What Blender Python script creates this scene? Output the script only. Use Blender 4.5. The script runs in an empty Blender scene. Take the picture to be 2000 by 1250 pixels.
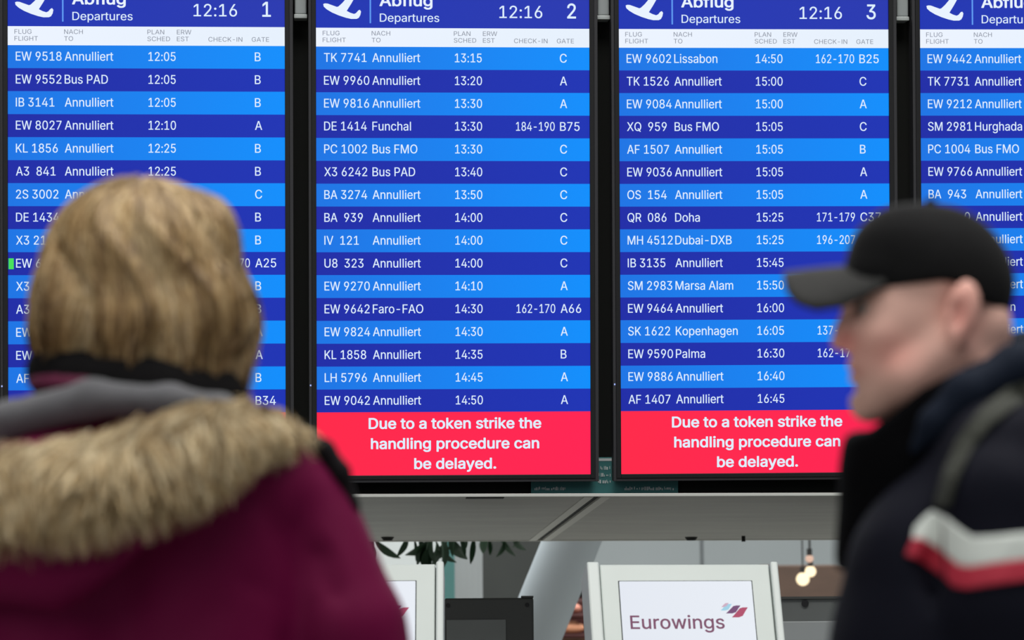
import bpy, bmesh, math, random
import numpy as np
from mathutils import Vector, Matrix
random.seed(7)
rng = np.random.default_rng(7)

# ------------------------------------------------------------ camera, world, lights, exposure
F_PX = 5860.0
CAM = np.array([0.0, 0.0, 1.10])
PITCH = math.atan2(1380 - 625, F_PX)
ROLL = 0.0075
AX = np.array([1.0, 0, 0])
U0 = np.array([0, -math.sin(PITCH), math.cos(PITCH)])
FW = np.array([0, math.cos(PITCH), math.sin(PITCH)])
RC = math.cos(ROLL) * AX - math.sin(ROLL) * U0
UC = math.cos(ROLL) * U0 + math.sin(ROLL) * AX

scene = bpy.context.scene
COL = scene.collection
cam_data = bpy.data.cameras.new('camera')
cam_data.sensor_width = 36.0
cam_data.sensor_fit = 'HORIZONTAL'
cam_data.lens = F_PX * 36.0 / 2000.0
cam_data.clip_start = 0.1
cam_data.clip_end = 200
cam_data.dof.use_dof = True
cam_data.dof.focus_distance = 8.8
cam_data.dof.aperture_fstop = 4.6
cam = bpy.data.objects.new('camera', cam_data)
COL.objects.link(cam)
cam.matrix_world = Matrix(((RC[0], UC[0], -FW[0], CAM[0]), (RC[1], UC[1], -FW[1], CAM[1]),
                           (RC[2], UC[2], -FW[2], CAM[2]), (0, 0, 0, 1)))
scene.camera = cam

world = bpy.data.worlds.new('world')
scene.world = world
world.use_nodes = True
bg = world.node_tree.nodes['Background']
bg.inputs[0].default_value = (0.86, 0.93, 1.0, 1)
bg.inputs[1].default_value = 0.30


def area_light(name, loc, rot, sx, sy, power, color=(1, 1, 1)):
    d = bpy.data.lights.new(name, 'AREA')
    d.shape = 'RECTANGLE'
    d.size = sx
    d.size_y = sy
    d.energy = power
    d.color = color
    o = bpy.data.objects.new(name, d)
    o.location = loc
    o.rotation_euler = rot
    COL.objects.link(o)
    return o


area_light('hall_skylight', (1.2, 3.2, 6.6), (0, 0, 0), 5, 5, 520, (1.0, 0.98, 0.95))
area_light('hall_skylight', (0, 14.5, 6.6), (0, 0, 0), 11, 8, 1500, (0.97, 1.0, 1.0))
area_light('hall_front_fill', (-3.5, -3.0, 4.2), (math.radians(62), 0, math.radians(-32)), 4, 3, 120, (1.0, 0.97, 0.93))  # soft fill added from the front left to lift the figures, no window there

vs = scene.view_settings
vs.view_transform = 'Standard'
vs.look = 'None'
vs.gamma = 1
vs.use_curve_mapping = False
vs.exposure = 0.0


# ------------------------------------------------------------ helpers
def ray(px, py):
    px = np.asarray(px, float)[..., None]
    py = np.asarray(py, float)[..., None]
    return FW + (px - 1000) / F_PX * RC + (625 - py) / F_PX * UC


def at_depth(px, py, d):
    return CAM + ray(px, py) * d


def at_y(px, py, y):
    r = ray(px, py)
    return CAM + r * ((np.asarray(y, float) - CAM[1])[..., None] / r[..., 1:2])


def at_z(px, py, z):
    r = ray(px, py)
    return CAM + r * ((z - CAM[2]) / r[..., 2:3])


def to_px(p):
    q = np.asarray(p, float) - CAM
    d = q @ FW
    return 1000 + F_PX * (q @ RC) / d, 625 - F_PX * (q @ UC) / d


def lin(c):
    c = c / 255.0
    return c / 12.92 if c <= 0.04045 else ((c + 0.055) / 1.055) ** 2.4


def rgb(r, g, b):
    return (lin(r), lin(g), lin(b), 1)


MATS = {}


def mat(name, color, rough=0.6, metal=0.0, spec=0.5, noise=None, emit=None, strength=1.0, sheen=0.0, bump=None, attr=None):
    """noise = (scale, amount, stretch xyz); bump = (scale, strength)"""
    if name in MATS:
        return MATS[name]
    m = bpy.data.materials.new(name)
    m.use_nodes = True
    nt = m.node_tree
    b = nt.nodes['Principled BSDF']
    b.inputs['Base Color'].default_value = color
    b.inputs['Roughness'].default_value = rough
    b.inputs['Metallic'].default_value = metal
    b.inputs['Specular IOR Level'].default_value = spec
    if sheen:
        b.inputs['Sheen Weight'].default_value = sheen
    if emit:
        b.inputs['Emission Color'].default_value = emit
        b.inputs['Emission Strength'].default_value = strength
    tc = None
    if noise or bump:
        tc = nt.nodes.new('ShaderNodeTexCoord')
    if noise:
        mp = nt.nodes.new('ShaderNodeMapping')
        mp.inputs['Scale'].default_value = noise[2] if len(noise) > 2 else (1, 1, 1)
        nt.links.new(tc.outputs['Object'], mp.inputs[0])
        n = nt.nodes.new('ShaderNodeTexNoise')
        n.inputs['Scale'].default_value = noise[0]
        n.inputs['Detail'].default_value = 4
        nt.links.new(mp.outputs[0], n.inputs['Vector'])
        mx = nt.nodes.new('ShaderNodeMix')
        mx.data_type = 'RGBA'
        a = noise[1]
        mx.inputs[6].default_value = tuple(c * (1 - a) for c in color[:3]) + (1,)
        mx.inputs[7].default_value = tuple(min(1, c * (1 + a)) for c in color[:3]) + (1,)
        nt.links.new(n.outputs[0], mx.inputs[0])
        nt.links.new(mx.outputs[2], b.inputs['Base Color'])
    if bump:
        n = nt.nodes.new('ShaderNodeTexNoise')
        n.inputs['Scale'].default_value = bump[0]
        nt.links.new(tc.outputs['Object'], n.inputs['Vector'])
        bp = nt.nodes.new('ShaderNodeBump')
        bp.inputs['Strength'].default_value = bump[1]
        bp.inputs['Distance'].default_value = 0.01
        nt.links.new(n.outputs[0], bp.inputs['Height'])
        nt.links.new(bp.outputs[0], b.inputs['Normal'])
    if attr:
        at = nt.nodes.new('ShaderNodeAttribute')
        at.attribute_name = attr
        nt.links.new(at.outputs['Color'], b.inputs['Base Color'])
    MATS[name] = m
    return m


def screen_mat(name, left, right=None, strength=1.0):
    """lit display surface: a smooth colour run across the panel width"""
    m = bpy.data.materials.new(name)
    m.use_nodes = True
    nt = m.node_tree
    b = nt.nodes['Principled BSDF']
    b.inputs['Base Color'].default_value = (0.004, 0.004, 0.005, 1)
    b.inputs['Roughness'].default_value = 0.5
    b.inputs['Specular IOR Level'].default_value = 0.1
    b.inputs['Emission Color'].default_value = left
    b.inputs['Emission Strength'].default_value = strength
    if right:
        tc = nt.nodes.new('ShaderNodeTexCoord')
        sp = nt.nodes.new('ShaderNodeSeparateXYZ')
        nt.links.new(tc.outputs['Generated'], sp.inputs[0])
        mx = nt.nodes.new('ShaderNodeMix')
        mx.data_type = 'RGBA'
        mx.inputs[6].default_value = left
        mx.inputs[7].default_value = right
        nt.links.new(sp.outputs[0], mx.inputs[0])
        nt.links.new(mx.outputs[2], b.inputs['Emission Color'])
    MATS[name] = m
    return m


def new_obj(name, me, m=None, parent=None, mw=None):
    o = bpy.data.objects.new(name, me)
    COL.objects.link(o)
    if m is not None and me is not None:
        me.materials.append(m)
    if parent is not None:
        o.parent = parent
    if mw is not None:
        o.matrix_world = mw
    return o


def tag(o, label=None, cat=None, group=None, kind=None):
    if label: o['label'] = label
    if cat: o['category'] = cat
    if group: o['group'] = group
    if kind: o['kind'] = kind
    return o


def empty(name, mw, label, cat, group=None):
    o = bpy.data.objects.new(name, None)
    o.empty_display_size = 0.1
    COL.objects.link(o)
    o.matrix_world = mw
    return tag(o, label, cat, group)


def T(x, y, z):
    return Matrix.Translation((x, y, z))


def frame(origin, ax, ay, az):
    return Matrix(((ax[0], ay[0], az[0], origin[0]), (ax[1], ay[1], az[1], origin[1]),
                   (ax[2], ay[2], az[2], origin[2]), (0, 0, 0, 1)))


def yawed(origin, deg):
    return T(*origin) @ Matrix.Rotation(math.radians(deg), 4, 'Z')


class Shape:
    """collects boxes, tubes and polygons into one mesh"""

    def __init__(self):
        self.bm = bmesh.new()

    def box(self, x0, x1, y0, y1, z0, z1, bevel=0.0):
        r = bmesh.ops.create_cube(self.bm, size=1)
        vs_ = r['verts']
        for v in vs_:
            v.co = Vector((x0 + (v.co.x + .5) * (x1 - x0), y0 + (v.co.y + .5) * (y1 - y0), z0 + (v.co.z + .5) * (z1 - z0)))
        if bevel > 0:
            es = list({e for v in vs_ for e in v.link_edges})
            bmesh.ops.bevel(self.bm, geom=es, offset=bevel, segments=2, affect='EDGES', profile=0.5)
        return self

    def tube(self, a, b, ra, rb=None, seg=20, caps=True):
        rb = ra if rb is None else rb
        a = Vector(a); b = Vector(b)
        d = (b - a)
        q = d.to_track_quat('Z', 'Y')
        r = bmesh.ops.create_cone(self.bm, cap_ends=caps, segments=seg, radius1=ra, radius2=rb, depth=d.length)
        mtx = Matrix.Translation((a + b) / 2) @ q.to_matrix().to_4x4()
        bmesh.ops.transform(self.bm, matrix=mtx, verts=r['verts'])
        return self

    def ball(self, c, rx, ry=None, rz=None, seg=16):
        ry = ry or rx; rz = rz or rx
        r = bmesh.ops.create_uvsphere(self.bm, u_segments=seg, v_segments=max(8, seg // 2), radius=1)
        bmesh.ops.transform(self.bm, matrix=T(*c) @ Matrix.Diagonal((rx, ry, rz, 1)), verts=r['verts'])
        return self

    def poly(self, pts, y0, y1):
        """polygon in the xz plane extruded along y"""
        v0 = [self.bm.verts.new((x, y0, z)) for x, z in pts]
        v1 = [self.bm.verts.new((x, y1, z)) for x, z in pts]
        n = len(pts)
        self.bm.faces.new(v0)
        self.bm.faces.new(v1[::-1])
        for i in range(n):
            self.bm.faces.new((v0[i], v1[i], v1[(i + 1) % n], v0[(i + 1) % n]))
        return self

    def mesh(self, name, smooth=None):
        bmesh.ops.recalc_face_normals(self.bm, faces=self.bm.faces)
        me = bpy.data.meshes.new(name)
        self.bm.to_mesh(me)
        self.bm.free()
        if smooth:
            for p in me.polygons:
                p.use_smooth = True
            me.set_sharp_from_angle(angle=math.radians(smooth))
        return me

    def build(self, name, m, parent=None, smooth=None, mw=None):
        o = new_obj(name, self.mesh(name, smooth), m, parent)
        if mw is not None:
            o.matrix_world = mw
        return o


# ------------------------------------------------------------ lettering: outlines of a plain sans serif, 500 units per em
OUTLINES = {
    'A': (239, [[8, 0, 101, 254, 138, 254, 231, 0, 198, 0, 144, 151, 132, 186, 116, 239, 123, 239, 106, 185, 95, 151, 43, 0], [55, 71, 55, 99, 185, 99, 185, 71]]),
    'B': (228, [[30, 0, 30, 254, 121, 254, 145, 252, 164, 245, 180, 235, 190, 221, 197, 205, 199, 187, 198, 172, 193, 160, 178, 143, 157, 133, 157, 131, 170, 129, 182, 123, 192, 114, 201, 102, 207, 86, 209, 68, 207, 50, 200, 33, 189, 20, 172, 9, 151, 2, 123, 0], [62, 29, 122, 29, 148, 31, 165, 40, 175, 53, 178, 68, 176, 81, 171, 92, 163, 102, 153, 109, 140, 114, 124, 115, 62, 115], [62, 143, 119, 143, 144, 148, 154, 155, 162, 163, 166, 174, 168, 186, 165, 202, 156, 214, 141, 223, 120, 226, 62, 226]]),
    'C': (255, [[134, -3, 103, 1, 75, 12, 52, 32, 35, 58, 24, 90, 20, 127, 24, 165, 35, 197, 52, 223, 75, 242, 103, 254, 134, 258, 170, 252, 186, 245, 201, 236, 214, 224, 224, 209, 232, 193, 236, 174, 204, 174, 195, 197, 179, 214, 158, 224, 134, 228, 111, 225, 92, 216, 75, 202, 62, 182, 54, 157, 52, 127, 54, 97, 63, 72, 75, 53, 92, 38, 112, 29, 134, 26, 158, 30, 179, 40, 195, 57, 204, 80, 236, 80, 232, 62, 224, 45, 214, 31, 201, 19, 187, 9, 170, 2, 153, -2]]),
    'D': (251, [[109, 0, 48, 0, 48, 29, 107, 29, 136, 31, 159, 40, 177, 55, 189, 75, 197, 99, 200, 128, 197, 156, 190, 180, 177, 200, 160, 214, 138, 223, 110, 226, 47, 226, 47, 254, 113, 254, 147, 251, 176, 239, 200, 221, 217, 196, 227, 164, 231, 128, 227, 91, 217, 59, 199, 34, 175, 15, 145, 4], [62, 254, 62, 0, 30, 0, 30, 254]]),
    'E': (209, [[30, 0, 30, 254, 186, 254, 186, 226, 62, 226, 62, 143, 178, 143, 178, 114, 62, 114, 62, 29, 188, 29, 188, 0]]),
    'F': (205, [[30, 0, 30, 254, 185, 254, 185, 226, 62, 226, 62, 139, 173, 139, 173, 111, 62, 111, 62, 0]]),
    'G': (260, [[134, -3, 102, 1, 75, 13, 52, 32, 35, 58, 24, 90, 20, 127, 24, 165, 35, 197, 52, 223, 74, 242, 102, 254, 132, 258, 152, 256, 170, 252, 187, 245, 202, 235, 214, 222, 225, 208, 232, 192, 237, 174, 204, 174, 194, 197, 178, 213, 158, 224, 133, 228, 111, 225, 92, 216, 75, 202, 62, 182, 54, 157, 52, 127, 54, 97, 63, 72, 75, 53, 92, 38, 112, 29, 134, 26, 155, 29, 172, 36, 187, 47, 198, 62, 205, 80, 207, 101, 217, 100, 141, 100, 141, 128, 239, 128, 239, 100, 236, 71, 225, 45, 209, 25, 188, 9, 163, 0]]),
    'H': (258, [[30, 0, 30, 254, 62, 254, 62, 144, 196, 144, 196, 254, 228, 254, 228, 0, 196, 0, 196, 116, 62, 116, 62, 0]]),
    'I': (150, [[16, 0, 16, 29, 59, 29, 59, 226, 16, 226, 16, 254, 135, 254, 135, 226, 91, 226, 91, 29, 135, 29, 135, 0]]),
    'J': (198, [[93, -3, 62, 2, 38, 16, 22, 40, 17, 73, 17, 86, 49, 86, 49, 73, 52, 52, 61, 37, 75, 28, 93, 25, 110, 28, 124, 37, 133, 52, 136, 73, 136, 254, 168, 254, 168, 73, 163, 40, 147, 16, 123, 2]]),
    'K': (233, [[52, 73, 52, 108, 70, 131, 87, 152, 106, 172, 182, 254, 224, 254, 116, 138, 114, 138], [30, 0, 30, 254, 62, 254, 62, 167, 62, 112, 62, 97, 62, 0], [186, 0, 94, 130, 114, 155, 224, 0]]),
    'L': (196, [[30, 0, 30, 254, 62, 254, 62, 29, 181, 29, 181, 0]]),
    'M': (314, [[30, 0, 30, 254, 76, 254, 139, 94, 144, 79, 150, 61, 156, 42, 161, 24, 154, 24, 159, 41, 165, 61, 171, 79, 176, 94, 238, 254, 284, 254, 284, 0, 252, 0, 252, 145, 252, 163, 253, 184, 253, 207, 253, 229, 256, 229, 249, 205, 241, 181, 234, 161, 228, 145, 171, 0, 143, 0, 85, 145, 80, 160, 72, 181, 65, 204, 56, 229, 59, 229, 60, 208, 60, 186, 61, 164, 61, 145, 61, 0]]),
    'N': (261, [[30, 0, 30, 254, 68, 254, 172, 91, 181, 75, 194, 53, 207, 27, 202, 27, 200, 54, 200, 79, 199, 97, 199, 254, 232, 254, 232, 0, 193, 0, 101, 145, 89, 165, 74, 191, 54, 226, 60, 227, 61, 192, 62, 164, 62, 145, 62, 0]]),
    'O': (266, [[133, -3, 103, 1, 75, 12, 52, 32, 35, 58, 24, 90, 20, 127, 24, 165, 35, 197, 52, 223, 75, 242, 103, 254, 133, 258, 164, 254, 192, 242, 215, 223, 232, 197, 243, 165, 247, 127, 243, 90, 232, 58, 215, 32, 192, 12, 164, 1], [133, 26, 155, 29, 175, 38, 191, 52, 204, 72, 212, 97, 215, 127, 212, 157, 204, 182, 191, 202, 175, 216, 155, 225, 133, 228, 112, 225, 92, 216, 75, 202, 63, 182, 54, 157, 52, 127, 54, 97, 63, 72, 75, 52, 92, 38, 112, 29]]),
    'P': (222, [[30, 0, 30, 254, 118, 254, 144, 252, 166, 244, 183, 231, 195, 215, 202, 195, 204, 174, 202, 152, 195, 133, 183, 116, 166, 104, 144, 96, 118, 93, 55, 93, 55, 121, 116, 121, 134, 123, 149, 128, 159, 136, 167, 147, 171, 160, 172, 174, 171, 188, 167, 201, 159, 211, 148, 219, 134, 224, 116, 226, 62, 226, 62, 0]]),
    'Q': (266, [[123, 80, 156, 80, 185, 42, 192, 32, 234, -24, 200, -24, 173, 13, 166, 23], [133, -3, 103, 1, 75, 12, 52, 32, 35, 58, 24, 90, 20, 127, 24, 165, 35, 197, 52, 223, 75, 242, 103, 254, 133, 258, 164, 254, 192, 242, 215, 223, 232, 197, 243, 165, 247, 127, 243, 90, 232, 58, 215, 32, 192, 12, 164, 1], [133, 26, 155, 29, 175, 38, 191, 52, 204, 72, 212, 97, 215, 127, 212, 157, 204, 182, 191, 202, 175, 216, 155, 225, 133, 228, 112, 225, 92, 216, 75, 202, 63, 182, 54, 157, 52, 127, 54, 97, 63, 72, 75, 52, 92, 38, 112, 29]]),
    'R': (224, [[30, 0, 30, 254, 118, 254, 145, 252, 167, 244, 183, 232, 195, 217, 202, 198, 205, 176, 202, 154, 195, 136, 183, 120, 166, 109, 145, 101, 118, 99, 48, 99, 48, 128, 117, 128, 135, 129, 149, 133, 160, 141, 167, 150, 171, 162, 173, 176, 171, 190, 167, 202, 159, 212, 149, 220, 134, 224, 116, 226, 62, 226, 62, 0], [177, 0, 115, 115, 151, 115, 214, 0]]),
    'S': (223, [[112, -4, 86, -2, 64, 5, 46, 15, 32, 30, 23, 48, 19, 68, 52, 68, 55, 55, 62, 44, 71, 35, 83, 29, 112, 25, 128, 26, 143, 30, 155, 37, 165, 46, 171, 57, 173, 70, 171, 81, 166, 89, 148, 102, 122, 111, 92, 120, 64, 130, 43, 145, 30, 163, 26, 186, 29, 206, 37, 224, 51, 238, 69, 249, 90, 256, 114, 258, 137, 256, 158, 249, 175, 238, 189, 224, 197, 208, 200, 189, 169, 189, 163, 206, 151, 219, 134, 227, 112, 229, 97, 228, 84, 224, 73, 218, 64, 209, 59, 199, 58, 188, 60, 176, 65, 167, 85, 154, 106, 147, 132, 140, 156, 132, 179, 119, 197, 99, 202, 85, 204, 69, 201, 50, 193, 32, 180, 17, 162, 5, 139, -2]]),
    'T': (224, [[16, 226, 16, 254, 208, 254, 208, 226, 128, 226, 128, 0, 96, 0, 96, 226]]),
    'U': (258, [[129, -4, 101, -1, 77, 8, 57, 22, 42, 40, 33, 62, 30, 87, 30, 254, 62, 254, 62, 89, 64, 72, 70, 57, 80, 44, 94, 34, 110, 28, 129, 26, 149, 28, 165, 34, 179, 44, 188, 57, 194, 72, 196, 89, 196, 254, 229, 254, 229, 87, 226, 62, 216, 40, 201, 22, 182, 8, 157, -1]]),
    'V': (239, [[102, 0, 8, 254, 42, 254, 96, 103, 108, 69, 124, 15, 117, 15, 133, 69, 145, 103, 197, 254, 231, 254, 139, 0]]),
    'W': (343, [[78, 0, 8, 254, 41, 254, 82, 98, 88, 73, 93, 47, 98, 20, 95, 20, 100, 47, 106, 73, 112, 98, 153, 254, 190, 254, 231, 98, 237, 73, 243, 47, 249, 20, 244, 20, 249, 47, 255, 73, 261, 98, 302, 254, 335, 254, 265, 0, 228, 0, 184, 161, 176, 196, 168, 237, 175, 237, 167, 197, 159, 161, 115, 0]]),
    'X': (237, [[9, 0, 109, 142, 109, 118, 15, 254, 52, 254, 89, 200, 102, 181, 112, 164, 122, 146, 116, 146, 126, 164, 136, 181, 149, 200, 187, 254, 223, 254, 129, 119, 129, 143, 228, 0, 191, 0, 146, 65, 134, 83, 125, 98, 115, 116, 122, 116, 113, 98, 103, 83, 91, 65, 46, 0]]),
    'Y': (235, [[102, 0, 102, 104, 8, 254, 46, 254, 96, 172, 111, 146, 125, 115, 112, 115, 126, 146, 140, 172, 191, 254, 228, 254, 134, 104, 134, 0]]),
    'Z': (219, [[21, 0, 21, 23, 137, 193, 153, 215, 170, 238, 174, 227, 143, 226, 111, 226, 20, 226, 20, 254, 198, 254, 198, 231, 84, 64, 67, 40, 49, 17, 45, 27, 76, 28, 107, 29, 200, 29, 200, 0]]),
    'a': (194, [[80, -4, 63, -3, 47, 2, 34, 11, 24, 22, 17, 37, 15, 54, 17, 69, 22, 80, 29, 90, 39, 97, 63, 105, 89, 110, 117, 113, 133, 117, 136, 121, 138, 127, 138, 128, 133, 148, 120, 161, 98, 165, 75, 161, 59, 150, 50, 137, 20, 146, 29, 161, 39, 173, 52, 182, 66, 188, 97, 192, 119, 190, 143, 180, 153, 172, 161, 160, 167, 145, 168, 126, 168, 0, 138, 0, 138, 26, 136, 26, 126, 12, 108, 1], [85, 23, 101, 24, 114, 29, 124, 37, 132, 47, 136, 57, 138, 69, 138, 95, 130, 91, 116, 88, 100, 86, 88, 84, 67, 79, 52, 70, 47, 62, 46, 52, 51, 36, 65, 26]]),
    'b': (212, [[115, -4, 99, -3, 86, 2, 69, 16, 59, 29, 56, 29, 56, 0, 26, 0, 26, 254, 57, 254, 57, 160, 59, 160, 69, 173, 86, 186, 98, 191, 115, 192, 137, 189, 156, 180, 173, 166, 185, 146, 193, 122, 195, 94, 193, 66, 185, 42, 173, 23, 157, 8, 137, -1], [110, 23, 126, 26, 140, 33, 150, 44, 158, 58, 163, 75, 164, 95, 163, 114, 158, 131, 150, 145, 140, 156, 126, 163, 110, 165, 94, 163, 81, 156, 70, 145, 62, 131, 58, 114, 56, 95, 58, 75, 63, 58, 70, 43, 81, 32, 94, 26]]),
    'c': (197, [[104, -4, 79, -1, 58, 8, 41, 23, 28, 43, 20, 66, 17, 94, 20, 122, 28, 146, 41, 165, 58, 180, 79, 189, 104, 192, 130, 189, 153, 178, 170, 161, 181, 138, 151, 131, 145, 145, 135, 155, 121, 162, 104, 165, 86, 162, 73, 155, 62, 144, 54, 129, 50, 112, 48, 94, 50, 75, 54, 59, 62, 44, 73, 33, 86, 26, 104, 23, 121, 26, 135, 33, 146, 44, 152, 59, 181, 51, 171, 28, 153, 11, 130, 0]]),
    'd': (212, [[98, -4, 75, -1, 56, 8, 40, 23, 27, 42, 20, 66, 17, 94, 20, 122, 27, 146, 40, 166, 56, 180, 75, 189, 98, 192, 114, 191, 126, 186, 144, 173, 153, 160, 155, 160, 155, 254, 186, 254, 186, 0, 156, 0, 156, 29, 153, 29, 143, 16, 126, 2, 114, -3], [102, 23, 118, 26, 132, 32, 142, 43, 150, 58, 154, 75, 156, 95, 154, 114, 150, 131, 142, 145, 132, 156, 118, 163, 102, 165, 86, 163, 72, 156, 62, 145, 54, 131, 50, 114, 48, 95, 50, 75, 54, 58, 62, 44, 73, 33, 86, 26]]),
    'e': (201, [[106, -4, 80, -1, 58, 8, 41, 23, 28, 42, 20, 66, 17, 93, 20, 121, 28, 145, 40, 165, 58, 180, 78, 189, 103, 192, 133, 187, 147, 180, 160, 170, 170, 157, 179, 141, 184, 121, 186, 97, 186, 85, 37, 85, 37, 110, 169, 110, 155, 101, 153, 119, 149, 134, 141, 147, 131, 157, 118, 163, 103, 165, 87, 163, 73, 157, 62, 147, 54, 135, 50, 121, 48, 105, 48, 89, 50, 69, 55, 53, 64, 40, 76, 31, 90, 25, 106, 23, 127, 26, 143, 36, 153, 53, 182, 45, 177, 32, 168, 20, 156, 10, 141, 2, 125, -3]]),
    'f': (126, [[114, 190, 114, 164, 3, 164, 3, 190], [40, 0, 40, 216, 42, 231, 48, 243, 57, 252, 68, 259, 94, 265, 111, 263, 121, 260, 114, 234, 107, 236, 97, 237, 85, 235, 77, 230, 72, 221, 71, 209, 71, 0]]),
    'g': (212, [[103, -75, 84, -74, 67, -70, 41, -55, 25, -35, 51, -20, 61, -33, 77, -44, 103, -49, 124, -46, 141, -38, 152, -23, 156, -3, 156, 34, 153, 34, 143, 21, 126, 8, 114, 4, 97, 2, 76, 5, 56, 13, 40, 27, 28, 45, 20, 68, 17, 96, 20, 123, 27, 147, 40, 166, 56, 180, 76, 189, 98, 192, 114, 191, 127, 186, 144, 173, 154, 159, 157, 159, 157, 190, 186, 190, 186, -4, 183, -27, 175, -45, 162, -59, 145, -68, 125, -73], [102, 30, 118, 32, 132, 38, 142, 47, 150, 61, 155, 77, 156, 96, 155, 115, 150, 132, 142, 146, 132, 156, 119, 163, 102, 165, 86, 163, 73, 156, 62, 145, 54, 131, 50, 115, 48, 96, 50, 78, 54, 61, 62, 48, 73, 38, 86, 32]]),
    'h': (205, [[57, 113, 57, 0, 26, 0, 26, 254, 57, 254, 57, 144, 51, 144, 62, 166, 76, 181, 94, 189, 114, 192, 132, 190, 148, 184, 161, 174, 170, 160, 177, 142, 179, 120, 179, 0, 148, 0, 148, 118, 145, 137, 136, 152, 123, 161, 105, 165, 92, 163, 80, 159, 71, 151, 63, 141, 58, 129]]),
    'i': (83, [[26, 0, 26, 190, 57, 190, 57, 0], [42, 221, 34, 223, 27, 227, 22, 234, 21, 242, 22, 249, 27, 256, 34, 260, 42, 262, 50, 260, 57, 256, 62, 249, 63, 242, 62, 234, 57, 227, 50, 223]]),
    'j': (83, [[26, 190, 57, 190, 57, -15, 55, -31, 51, -45, 43, -56, 32, -65, 19, -70, 2, -71, -5, -71, -5, -43, 1, -43, 12, -42, 20, -36, 25, -27, 26, -15], [42, 221, 34, 223, 27, 227, 22, 234, 20, 242, 22, 249, 27, 256, 34, 260, 42, 262, 50, 260, 57, 256, 61, 249, 63, 242, 61, 234, 57, 227, 50, 223]]),
    'k': (190, [[55, 68, 55, 106, 60, 106, 142, 190, 180, 190, 92, 100, 89, 100], [26, 0, 26, 254, 57, 254, 57, 0], [147, 0, 74, 93, 96, 114, 186, 0]]),
    'l': (94, [[70, -1, 50, 2, 37, 10, 29, 24, 26, 42, 26, 254, 57, 254, 57, 49, 60, 31, 65, 27, 73, 26, 80, 26, 85, 27, 90, 1, 81, 0]]),
    'm': (304, [[26, 0, 26, 190, 56, 190, 56, 148, 54, 148, 59, 162, 66, 173, 86, 188, 110, 193, 129, 190, 144, 180, 154, 166, 160, 147, 156, 147, 161, 160, 169, 172, 190, 187, 218, 193, 234, 191, 249, 186, 261, 177, 270, 164, 276, 148, 278, 128, 278, 0, 248, 0, 248, 127, 245, 145, 236, 156, 224, 163, 209, 165, 197, 164, 187, 160, 173, 145, 168, 124, 168, 0, 137, 0, 137, 130, 134, 144, 126, 156, 115, 163, 100, 165, 79, 160, 70, 154, 63, 145, 58, 133, 57, 119, 57, 0]]),
    'n': (204, [[57, 113, 57, 0, 26, 0, 26, 190, 56, 190, 56, 144, 51, 144, 62, 166, 76, 181, 94, 189, 114, 192, 132, 190, 147, 184, 160, 174, 170, 160, 176, 142, 179, 120, 179, 0, 148, 0, 148, 118, 145, 137, 136, 152, 123, 161, 105, 165, 92, 163, 80, 159, 71, 151, 63, 141, 58, 129]]),
    'o': (207, [[104, -4, 79, -1, 58, 8, 41, 23, 28, 43, 20, 66, 17, 94, 20, 122, 28, 146, 41, 165, 58, 180, 79, 189, 104, 192, 128, 189, 149, 180, 167, 165, 180, 146, 188, 122, 191, 94, 188, 66, 180, 43, 167, 23, 149, 8, 128, -1], [104, 23, 121, 26, 135, 33, 146, 44, 154, 59, 158, 75, 160, 94, 158, 112, 154, 129, 146, 144, 135, 155, 121, 162, 104, 165, 86, 162, 73, 155, 62, 144, 54, 129, 50, 112, 48, 94, 50, 75, 54, 59, 62, 44, 73, 33, 86, 26]]),
    'p': (212, [[26, -71, 26, 190, 56, 190, 56, 160, 59, 160, 69, 173, 86, 186, 98, 191, 115, 192, 137, 189, 156, 180, 173, 166, 185, 146, 193, 122, 195, 94, 193, 66, 185, 42, 173, 23, 157, 8, 137, -1, 115, -4, 99, -3, 86, 2, 69, 16, 59, 29, 57, 29, 57, -71], [110, 23, 126, 26, 140, 33, 150, 44, 158, 58, 163, 75, 164, 95, 163, 114, 158, 131, 150, 145, 140, 156, 126, 163, 110, 165, 94, 163, 81, 156, 70, 145, 62, 131, 58, 114, 56, 95, 58, 75, 63, 58, 70, 43, 81, 32, 94, 26]]),
    'q': (212, [[186, -71, 155, -71, 155, 29, 153, 29, 143, 16, 126, 2, 114, -3, 98, -4, 75, -1, 56, 8, 40, 23, 27, 42, 20, 66, 17, 94, 20, 122, 27, 146, 40, 166, 56, 180, 75, 189, 98, 192, 114, 191, 126, 186, 144, 173, 153, 160, 156, 160, 156, 190, 186, 190], [102, 23, 118, 26, 132, 32, 142, 43, 150, 58, 154, 75, 156, 95, 154, 114, 150, 131, 142, 145, 132, 156, 118, 163, 102, 165, 86, 163, 72, 156, 62, 145, 54, 131, 50, 114, 48, 95, 50, 75, 54, 58, 62, 44, 73, 33, 86, 26]]),
    'r': (129, [[26, 0, 26, 190, 56, 190, 56, 160, 58, 160, 65, 173, 76, 184, 90, 190, 107, 192, 115, 192, 122, 192, 122, 161, 115, 162, 103, 163, 91, 161, 80, 157, 70, 151, 63, 142, 58, 131, 57, 118, 57, 0]]),
    's': (182, [[91, -4, 72, -3, 56, 2, 42, 9, 31, 19, 23, 32, 18, 47, 47, 53, 53, 40, 62, 30, 75, 25, 91, 23, 108, 25, 122, 31, 131, 40, 134, 51, 132, 60, 127, 68, 118, 74, 106, 78, 75, 85, 52, 93, 36, 104, 27, 119, 23, 137, 26, 152, 33, 166, 43, 177, 58, 185, 74, 190, 94, 192, 112, 191, 127, 186, 140, 179, 149, 170, 162, 145, 134, 139, 129, 149, 121, 158, 110, 164, 94, 166, 78, 164, 65, 158, 57, 150, 54, 139, 56, 129, 62, 122, 86, 111, 115, 105, 137, 97, 153, 86, 162, 71, 166, 53, 163, 37, 156, 24, 145, 12, 130, 3, 112, -2]]),
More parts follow.
